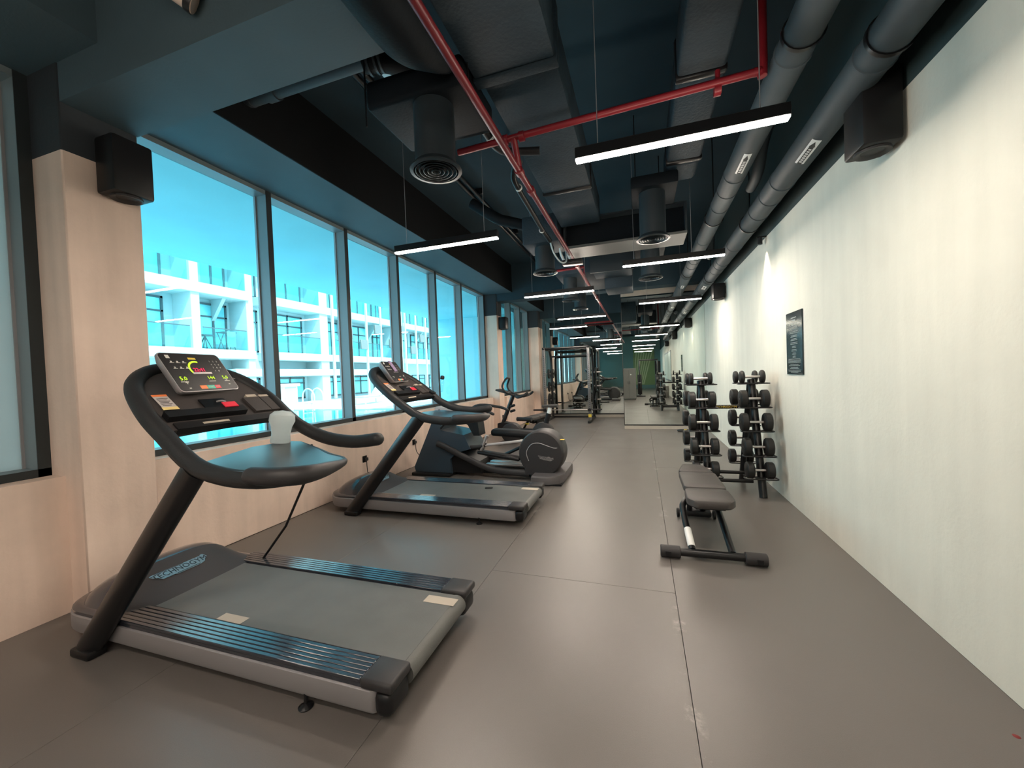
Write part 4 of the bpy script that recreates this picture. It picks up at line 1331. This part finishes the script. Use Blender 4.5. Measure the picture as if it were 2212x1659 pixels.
def disc(cx, cz, r, y0, y1, name, m, seg=36):
    return MB().lathe([(r * 0.9, 0), (r * 0.97, 0.012), (r, 0.04), (r, y1 - y0 - 0.04), (r * 0.97, y1 - y0 - 0.012), (r * 0.9, y1 - y0)], (cx, y0, cz), (0, 1, 0), seg).build(name, m, t)


disc(-2.74, 0.235, 0.225, yb - 0.11, yb + 0.11, 'front_housing', M_GREYP)
disc(-2.03, 0.235, 0.235, yb - 0.12, yb + 0.12, 'rear_housing', M_GREYP)
MB().box(-2.75, -2.0, yb - 0.06, yb + 0.06, 0.20, 0.33, 0.03).build('frame_beam', M_BLK, t)
for x in (-2.95, -1.80):
    MB().box(x - 0.05, x + 0.05, yb - 0.28, yb + 0.28, 0.0, 0.055, 0.02).build('stabiliser', M_BLK, t)
MB().tube([(-2.98, yb, 0.36), (-2.68, yb, 1.06)], 0.045, 14, 1).build('handlebar_post', M_BLKM, t)
MB().prism([(-3.05, 0.30), (-2.72, 0.45), (-2.90, 0.48), (-3.04, 0.45)], lambda a, b: (a, yb - 0.09, b), (0, 0.18, 0)).build('post_cover', M_BLK, t)
for z in (0.72, 0.83):
    MB().obox((-2.70, yb - 0.02, z), (0.13, 0.07, 0.055), Matrix.Rotation(-0.3, 3, 'Y'), 0.025, 3).build('bottle_clip', M_BLK, t)
loop = []
for s in (-1, 1):
    loop.append([(-2.62, yb + s * 0.06, 1.06), (-2.78, yb + s * 0.14, 1.12), (-2.87, yb + s * 0.17, 1.26), (-2.80, yb + s * 0.12, 1.42), (-2.76, yb, 1.44)])
MB().tube(loop[0] + list(reversed(loop[1]))[1:], 0.022, 10, 5).build('handlebar_loop', M_GRIP, t)
for s in (-1, 1):
    MB().tube([(-2.62, yb + s * 0.06, 1.06), (-2.52, yb + s * 0.20, 1.02), (-2.38, yb + s * 0.24, 1.06), (-2.30, yb + s * 0.22, 1.11)], 0.026, 10, 5, round_end=True).build('hand_grip', M_GRIP, t)
MB().obox((-2.90, yb, 1.15), (0.30, 0.30, 0.04), Matrix.Rotation(0.28, 3, 'Y'), 0.015).build('console', M_GREYP, t)
MB().obox((-2.46, yb, 1.05), (0.26, 0.28, 0.05), Matrix.Rotation(-0.15, 3, 'Y'), 0.02).build('tray', M_BLK, t)
MB().tube([(-1.98, yb, 0.40), (-1.90, yb, 0.66)], 0.055, 16, 1).build('seat_tube', M_BLK, t)
MB().tube([(-1.90, yb, 0.66), (-1.865, yb, 0.785)], 0.042, 16, 1).build('seat_post', M_WHITEP, t)
sd = MB()
sd.loft([[(-2.04 + 0.34 * u, yb + q * (0.035 + 0.075 * u ** 1.3), 0.81 + 0.03 * math.cos(q * 1.4) + 0.015 * u) for q in (-1, -0.6, 0, 0.6, 1)] + [(-2.04 + 0.34 * u, yb + q * (0.03 + 0.06 * u ** 1.3), 0.785) for q in (0.9, 0, -0.9)] for u in (0, 0.15, 0.35, 0.6, 0.85, 1.0)])
sd.build('saddle', M_VINYL, t)
for s, z in ((-1, 0.16), (1, 0.30)):
    MB().tube([(-2.33, yb, 0.235), (-2.33, yb + s * 0.15, 0.235), (-2.33 + 0.1 * s, yb + s * 0.16, z)], 0.018, 8, 1).build('crank', M_STEEL, t)
    MB().box(-2.39 + 0.1 * s, -2.27 + 0.1 * s, yb + s * 0.22 - 0.05, yb + s * 0.22 + 0.05, z - 0.015, z + 0.015, 0.008).build('pedal', M_BLK, t)


# ================================================================== BENCHES
def bench(label):
    t = thing('weight_bench', label, 'bench', (0.5, 3.9, 0))
    z0, z1 = 0.385, 0.445

    def pad(pts, nm, z0=z0, z1=z1):
        c = Vector((sum(p[0] for p in pts) / len(pts), sum(p[1] for p in pts) / len(pts)))
        sm = []
        n = len(pts)
        for i in range(n):                       # round the corners
            p, a, b = Vector(pts[i]), Vector(pts[i - 1]), Vector(pts[(i + 1) % n])
            d1, d2 = (a - p), (b - p)
            r = min(0.05, d1.length * 0.4, d2.length * 0.4)
            p1, p2 = p + d1.normalized() * r, p + d2.normalized() * r
            for k in range(5):
                q = k / 4
                sm.append((1 - q) ** 2 * p1 + 2 * q * (1 - q) * p + q * q * p2)

        def ring(f, z):
            return [(c.x + (p.x - c.x) * f, c.y + (p.y - c.y) * f, z) for p in sm]
        MB().loft([ring(0.94, z0), ring(1.0, z0 + 0.012), ring(1.0, z1 - 0.022), ring(0.975, z1 - 0.006), ring(0.93, z1), ring(0.5, z1 + 0.002)]).build(nm, M_VINYL, t)
    pad([(0.375, 3.42), (0.64, 3.42), (0.69, 3.50), (0.685, 3.80), (0.335, 3.80), (0.325, 3.50)], 'seat_pad', 0.375, 0.44)
    pad([(0.335, 3.815), (0.685, 3.815), (0.675, 4.38), (0.335, 4.38)], 'back_pad')
    pad([(0.333, 4.392), (0.672, 4.392), (0.60, 4.72), (0.40, 4.72)], 'head_pad')
    MB().box(0.40, 0.62, 3.55, 4.6, 0.33, 0.372).build('pad_carrier', M_BLK, t)
    MB().cyl((0.20, 3.335, 0.05), (0.78, 3.345, 0.05), 0.030, seg=16).build('front_foot_tube', M_BLKM, t)
    for x0, x1 in ((0.105, 0.255), (0.705, 0.855)):
        e = MB().lathe([(0.040, 0), (0.047, 0.006), (0.047, 0.144), (0.040, 0.15)], (x0, 3.34, 0.047), (1, 0, 0), 20).build('foot_cap', M_GREYP, t)
        xa = x0 + (0.035 if x0 < 0.3 else 0.07)
        MB().box(xa, xa + 0.045, 3.285, 3.293, 0.03, 0.065, 0.002, 1).build('cap_clip', M_BLK, e)
    for nm, p in (('leg', [(0.345, 3.37, 0.06), (0.315, 3.72, 0.25), (0.33, 3.80, 0.30), (0.40, 3.92, 0.345), (0.46, 4.05, 0.35)]), ('leg', [(0.63, 3.37, 0.06), (0.60, 3.76, 0.26), (0.585, 3.85, 0.31), (0.56, 3.95, 0.345), (0.52, 4.05, 0.35)])):
        MB().tube(p, 0.027, 12, 4).build(nm, M_BLKM, t)
    MB().tube([(0.3425, 3.395, 0.0735), (0.3295, 3.55, 0.158)], 0.0285, 14, 1).build('leg_label', M_WHITEP, t, label='white sticker wrapped round the leg')
    MB().box(0.40, 0.62, 3.72, 4.15, 0.27, 0.335, 0.02).build('hinge_bracket', M_BLK, t)
    MB().tube([(0.44, 4.05, 0.34), (0.42, 4.20, 0.2), (0.42, 4.30, 0.06)], 0.026, 10, 3).build('rear_leg', M_BLKM, t)
    MB().tube([(0.54, 4.05, 0.34), (0.54, 4.20, 0.2), (0.54, 4.30, 0.06)], 0.026, 10, 3).build('rear_leg', M_BLKM, t)
    MB().box(0.34, 0.62, 4.24, 4.36, 0.02, 0.08, 0.02).build('rear_foot', M_BLK, t)
    for x in (0.315, 0.645):
        MB().lathe([(0.03, 0), (0.045, 0.004), (0.045, 0.026), (0.03, 0.03)], (x - 0.015, 4.28, 0.045), (1, 0, 0), 18).build('wheel', M_BLK, t)
    MB().cyl((0.345, 4.0, 0.25), (0.40, 4.0, 0.25), 0.03, seg=14).build('adjust_knob', M_GREYP, t)
    return t


BN = bench('dark padded weight bench standing in the aisle before the dumbbell rack')
B2 = dup(BN, (-2.60, 9.75, 0), 'black weight bench with round roller beside the squat rack', rz=math.radians(-12), skip=('leg_label',))
rl = MB().cyl((-0.20, -0.62, 0.42), (0.20, -0.62, 0.42), 0.05, seg=18)
rl = rl.build('foot_roller', M_GREYP)
rl.parent = B2
lv = MB().box(-0.03, 0.05, -0.52, -0.48, 0.28, 0.31).build('adjust_lever', M_YEL)
lv.parent = B2

# ================================================================== DUMBBELL RACK
t = thing('dumbbell_rack', 'black two post dumbbell rack against the cream wall', 'rack', (0.97, 5.5, 0))
XL, XR = 0.70, 1.255
LEGF = lambda z: 5.41 - 0.30 * (1 - z / 1.33)
LEGR = lambda z: 5.46 + 0.42 * (1 - z / 1.33)
Zs = [1.295, 1.015, 0.745, 0.47, 0.225]
for X in (XL, XR):
    MB().tube([(X + 0.025, 5.10, 0.0), (X, 5.41, 1.34)], 0.042, 14, 1).build('front_leg', M_BLKM, t)
    MB().tube([(X - 0.02, 5.90, 0.0), (X, 5.46, 1.30)], 0.036, 14, 1).build('rear_leg', M_BLKM, t)
    MB().tube([(X + 0.012, 5.18, 0.32), (X - 0.02, 5.75, 0.10)], 0.022, 10, 1).build('brace', M_BLKM, t)
    k = MB()
    k.box(X - 0.018, X + 0.022, 5.345, 5.349, 1.17, 1.20)
    k.build('yellow_sticker', M_YEL, t)
    for i, z in enumerate(Zs):
        for side in (0, 1):
            y = LEGF(z) - 0.085 if side == 0 else LEGR(z) + 0.085
            lp = [(X - 0.165, y - 0.055, z), (X + 0.165, y - 0.055, z), (X + 0.165, y + 0.055, z), (X - 0.165, y + 0.055, z)]
            pts = []
            for (px, py, a0) in ((X + 0.13, y + 0.02, 0), (X - 0.13, y + 0.02, 90), (X - 0.13, y - 0.02, 180), (X + 0.13, y - 0.02, 270)):
                for q in range(4):
                    an = math.radians(a0 + 30 * q)
                    pts.append((px + 0.035 * math.cos(an), py + 0.035 * math.sin(an), z))
            pts.append(pts[0])
            h = MB().tube(pts, 0.0075, 8, 1)
            yl = LEGF(z) if side == 0 else LEGR(z)
            h.box(X - 0.05, X + 0.05, min(y, yl), max(y, yl), z - 0.012, z + 0.002)
            h.build('holder', M_BLKM, t)
MB().cyl((XL, 5.44, 1.01), (XR, 5.44, 1.01), 0.024, seg=14).build('middle_bar', M_BLKM, t)
MB().text('TECHNOGYM', 0.038, ((XL + XR) / 2, 5.4145, 1.01), (1, 0, 0), (0, 0, 1), 0.002).build('bar_lettering', M_YEL, t)
for y in (5.42, 5.60):
    MB().cyl((XL, y, 0.10 if y < 5.5 else 0.16), (XR, y, 0.10 if y < 5.5 else 0.16), 0.022, seg=12).build('bottom_bar', M_BLKM, t)

protos = {}
ordn = ['top', 'second', 'third', 'fourth', 'lowest']
radF = [0.078, 0.104, 0.106, 0.104, 0.094]
LnF = [0.255, 0.30, 0.315, 0.30, 0.28]
for px, X in (('window side', XL), ('cream wall side', XR)):
    for side in (0, 1):
        for i, z in enumerate(Zs):
            r = radF[i] * (1.0 if side == 0 else 0.97)
            if px == 'window side':
                r *= 0.96
            Ln = LnF[i]
            y = (LEGF(z) - 0.085) if side == 0 else (LEGR(z) + 0.085)
            th = 0.045 if i == 0 else 0.08
            x = X + (-0.012 if side == 0 else -0.03)
            lab = '%s shelf %s dumbbell on the %s post of the rack' % (ordn[i], 'front' if side == 0 else 'back', px)
            key = (round(r, 4), Ln)
            loc = (x, y, z + r * 0.985 + 0.001)
            if key not in protos:
                d = thing('dumbbell', lab, 'dumbbell', loc, 'black dumbbells on the rack')
                MB().lathe([(0.014, 0), (0.0155, Ln * 0.5), (0.014, Ln)], (loc[0] - Ln / 2, loc[1], loc[2]), (1, 0, 0), 14).build('handle', M_STEEL, d)
                for s in (-1, 1):
                    x0 = loc[0] + s * Ln / 2 - (0 if s < 0 else th)
                    MB().lathe([(r * 0.80, 0), (r * 0.90, 0.003), (r, 0.014), (r, th - 0.014), (r * 0.90, th - 0.003), (r * 0.80, th)], (x0, loc[1], loc[2]), (1, 0, 0), 26).build('weight_head', M_RUBR, d)
                protos[key] = d
            else:
                dup(protos[key], loc, lab)

# ================================================================== SQUAT RACK
t = thing('squat_rack', 'black squat rack with pull up bars before the recessed mirror', 'rack', (-2.17, 12.4, 0))
X0, X1, YF, YR, H = -2.85, -1.49, 11.9, 12.95, 2.30
pm = mat('rack_grey', (0.16, 0.16, 0.165), 0.35, metal=0.4)
for X in (X0, X1):
    p = MB().box(X - 0.04, X + 0.04, YF - 0.04, YF + 0.04, 0.06, H - 0.03, 0.01).build('front_post', pm, t)
    k = MB()
    for q in range(30):
        k.box(X + 0.0395, X + 0.0412, YF - 0.012, YF + 0.012, 0.35 + q * 0.058, 0.372 + q * 0.058)
        k.box(X - 0.012, X + 0.012, YF - 0.0412, YF - 0.0395, 0.35 + q * 0.058, 0.372 + q * 0.058)
    k.build('pin_holes', M_INK, p, kind='stuff')
    MB().tube([(X, YR, 0.06), (X, YR, 1.75), (X, YR - 0.12, 2.12), (X, YR - 0.3, H - 0.03)], 0.04, 12, 4).build('rear_post', M_BLKM, t)
    MB().box(X - 0.04, X + 0.04, YF - 0.28, YR + 0.18, 0.0, 0.07, 0.012).build('base_rail', M_BLKM, t)
    MB().box(X - 0.035, X + 0.035, YF, YR - 0.2, H - 0.07, H, 0.02).build('top_rail', M_BLKM, t)
    MB().sphere((X, YF, H - 0.03), 0.055, 12).build('corner_joint', M_BLK, t)
    MB().box(X - 0.045, X + 0.045, YF - 0.10, YF - 0.035, 0.345, 0.375).box(X - 0.045, X + 0.045, YF - 0.115, YF - 0.095, 0.345, 0.42).build('bar_hook', M_BLK, t)
    MB().box(X - 0.045, X + 0.045, YF - 0.047, YF - 0.04, 0.16, 0.25).build('yellow_tag', M_YEL, t)
    sg = -1 if X == X0 else 1
    for z in (0.62, 1.06, 1.50):
        MB().cyl((X + sg * 0.03, YR, z), (X + sg * 0.24, YR, z), 0.022, seg=10).build('plate_peg', M_STEEL, t)
MB().cyl((X0, YF, H - 0.03), (X1, YF, H - 0.03), 0.036, seg=14).build('pull_up_bar', M_BLKM, t)
MB().cyl((X0, YR - 0.3, H - 0.03), (X1, YR - 0.3, H - 0.03), 0.03, seg=12).build('top_cross_bar', M_BLKM, t)
MB().cyl((X0, YR - 0.1, 2.06), (X1, YR - 0.1, 2.06), 0.028, seg=12).build('top_cross_bar', M_BLKM, t)
MB().box(X0, X1, YR + 0.02, YR + 0.1, 0.02, 0.09, 0.015).build('rear_base_bar', M_BLKM, t)
for X, nm in ((X0, 'window side'), (X1, 'aisle side')):
    sg = -1 if X == X0 else 1
    for z, r, o in ((0.62, 0.225, 'lowest'), (1.06, 0.17, 'middle'), (1.50, 0.16, 'top')):
        p = MB().lathe([(0.026, 0), (0.05, 0.0), (0.05, 0.008), (r * 0.85, 0.008), (r * 0.88, 0.0), (r, 0.006), (r, 0.044), (r * 0.88, 0.05), (r * 0.85, 0.042), (0.05, 0.042), (0.05, 0.05), (0.026, 0.05), (0.026, 0)], (X + sg * (0.07 if sg > 0 else 0.12), YR, z), (1, 0, 0), 28, caps=False).build('weight_plate', M_RUBR)
        tag(p, '%s black weight plate on the %s peg of the squat rack' % (o, nm), 'weight plate', 'plates stored on the squat rack')
t = thing('barbell', 'long barbell resting low across the squat rack front', 'barbell', (-2.17, YF - 0.07, 0.39))
MB().cyl((-2.80, YF - 0.068, 0.39), (-1.55, YF - 0.068, 0.39), 0.014, seg=12).build('bar', M_STEEL, t)
for a, b_ in ((-3.22, -2.80), (-1.55, -1.13)):
    MB().cyl((a, YF - 0.068, 0.39), (b_, YF - 0.068, 0.39), 0.025, seg=14).build('sleeve', M_BLKM, t)
p = thing('balance_disc', 'black oval disc with yellow patch on the floor before the mirror', 'disc', (0.93, 10.25, 0))
MB().lathe([(0.0, 0.0), (0.13, 0.0), (0.15, 0.015), (0.14, 0.035), (0.0, 0.045)], (0.93, 10.22, 0.002), (0, 0, 1), 28, caps=False).build('disc_body', M_BLK, p)
MB().box(0.93, 1.0, 10.16, 10.24, 0.043, 0.0465).build('patch', M_YEL, p)

# ================================================================== BEHIND THE CAMERA (seen in the mirrors)
t = thing('leaf_mural', 'green palm leaf mural on the back wall, seen in the mirror', 'mural', (0.2, YB, 0.6))
MB().box(-0.6, 1.05, YB + 0.002, YB + 0.01, 0.3, 3.2).build('mural_panel', M_MURAL, t)
for i in range(13):
    x = -0.62 + i * 0.13
    a = 0.15 + 0.05 * i
    pts = [(x - 0.04, 0.35), (x + 0.05, 0.35), (x + 0.09 + a * 1.6, 3.15), (x + a * 1.6, 3.15)]
    pts = [(min(max(q, -0.59), 1.04), z) for q, z in pts]
    if pts[2][0] - pts[3][0] > 0.01:
        MB().prism(pts, lambda a, b: (a, YB + 0.01, b), (0, 0.004, 0)).build('leaf_strip', M_MURALL, t)
t = thing('door_leaf', 'dark door beside the leaf mural, seen in the mirror', 'door', (1.28, YB, 0))
MB().box(1.08, 1.48, YB + 0.002, YB + 0.05, 0.003, 2.2).build('leaf_panel', M_BLK, t)
MB().cyl((1.14, YB + 0.09, 0.95), (1.14, YB + 0.09, 1.1), 0.012, seg=8).build('door_handle', M_STEEL, t)
t = thing('white_board', 'pale framed board on the cream wall behind the viewpoint', 'board', (1.5, -3.5, 0.85))
MB().box(1.47, 1.499, -6.2, -0.9, 0.85, 2.5).build('board_frame', M_FRAME, t)
MB().box(1.465, 1.47, -6.1, -1.0, 0.93, 2.42).build('board_face', M_BOARD, t)
t = thing('locker_cabinet', 'grey tall locker cabinet just behind the viewpoint, seen in the mirror', 'cabinet', (-0.62, -0.3, 0))
MB().box(-0.97, -0.27, -0.75, -0.22, 0.04, 1.62, 0.006, 1).build('body', M_CABD, t)
MB().box(-0.95, -0.92, -0.7, -0.27, 0.0, 0.04).box(-0.32, -0.29, -0.7, -0.27, 0.0, 0.04).build('feet', M_BLK, t)
for a, b_ in ((-0.965, -0.623), (-0.617, -0.275)):
    d = MB().box(a, b_, -0.22, -0.20, 0.06, 1.60, 0.003, 1).build('door', M_CABD, t)
    MB().box(b_ - 0.05 if a < -0.8 else a + 0.03, b_ - 0.03 if a < -0.8 else a + 0.05, -0.20, -0.17, 0.8, 0.95).build('handle', M_BLKM, d)
MB().lathe([(0.0, 0.0), (0.03, 0.0), (0.03, 0.003), (0.0, 0.003)], (-0.52, -0.2, 1.3), (0, 1, 0), 16).build('emblem', M_WHITEP, t)
t = thing('cable_machine', 'dual stack cable machine behind the viewpoint, seen in the mirror', 'exercise machine', (0.4, -3, 0))
for x in (-0.1, 0.9):
    MB().box(x - 0.04, x + 0.04, -3.1, -3.0, 0, 2.05, 0.01).build('column', M_BLKM, t)
    MB().box(x - 0.3, x + 0.3, -3.3, -2.4, 0, 0.06, 0.02).build('foot', M_BLKM, t)
    MB().box(x - 0.12, x + 0.12, -3.35, -3.15, 0.1, 1.25, 0.01).build('weight_stack', M_GREYP, t)
    MB().tube([(x, -3.0, 1.5), (x, -2.75, 1.2), (x, -2.7, 0.8)], 0.01, 6, 3).build('cable', M_BLK, t)
    MB().cyl((x - 0.07, -2.7, 0.78), (x + 0.07, -2.7, 0.78), 0.016, seg=8).build('pull_handle', M_STEEL, t)
MB().box(-0.12, 0.92, -3.1, -3.0, 2.05, 2.13, 0.01).build('top_beam', M_BLKM, t)
t = thing('waste_bin', 'grey cylindrical bin with white rim by the cream wall, seen in the mirror', 'bin', (1.22, -1.2, 0))
MB().lathe([(0.14, 0), (0.15, 0.02), (0.155, 0.62), (0.14, 0.62)], (1.22, -1.2, 0), (0, 0, 1), 24).build('bin_body', M_CABD, t)
MB().lathe([(0.155, 0.62), (0.162, 0.63), (0.162, 0.67), (0.13, 0.67), (0.13, 0.62)], (1.22, -1.2, 0), (0, 0, 1), 24).build('rim', M_WHITEP, t)
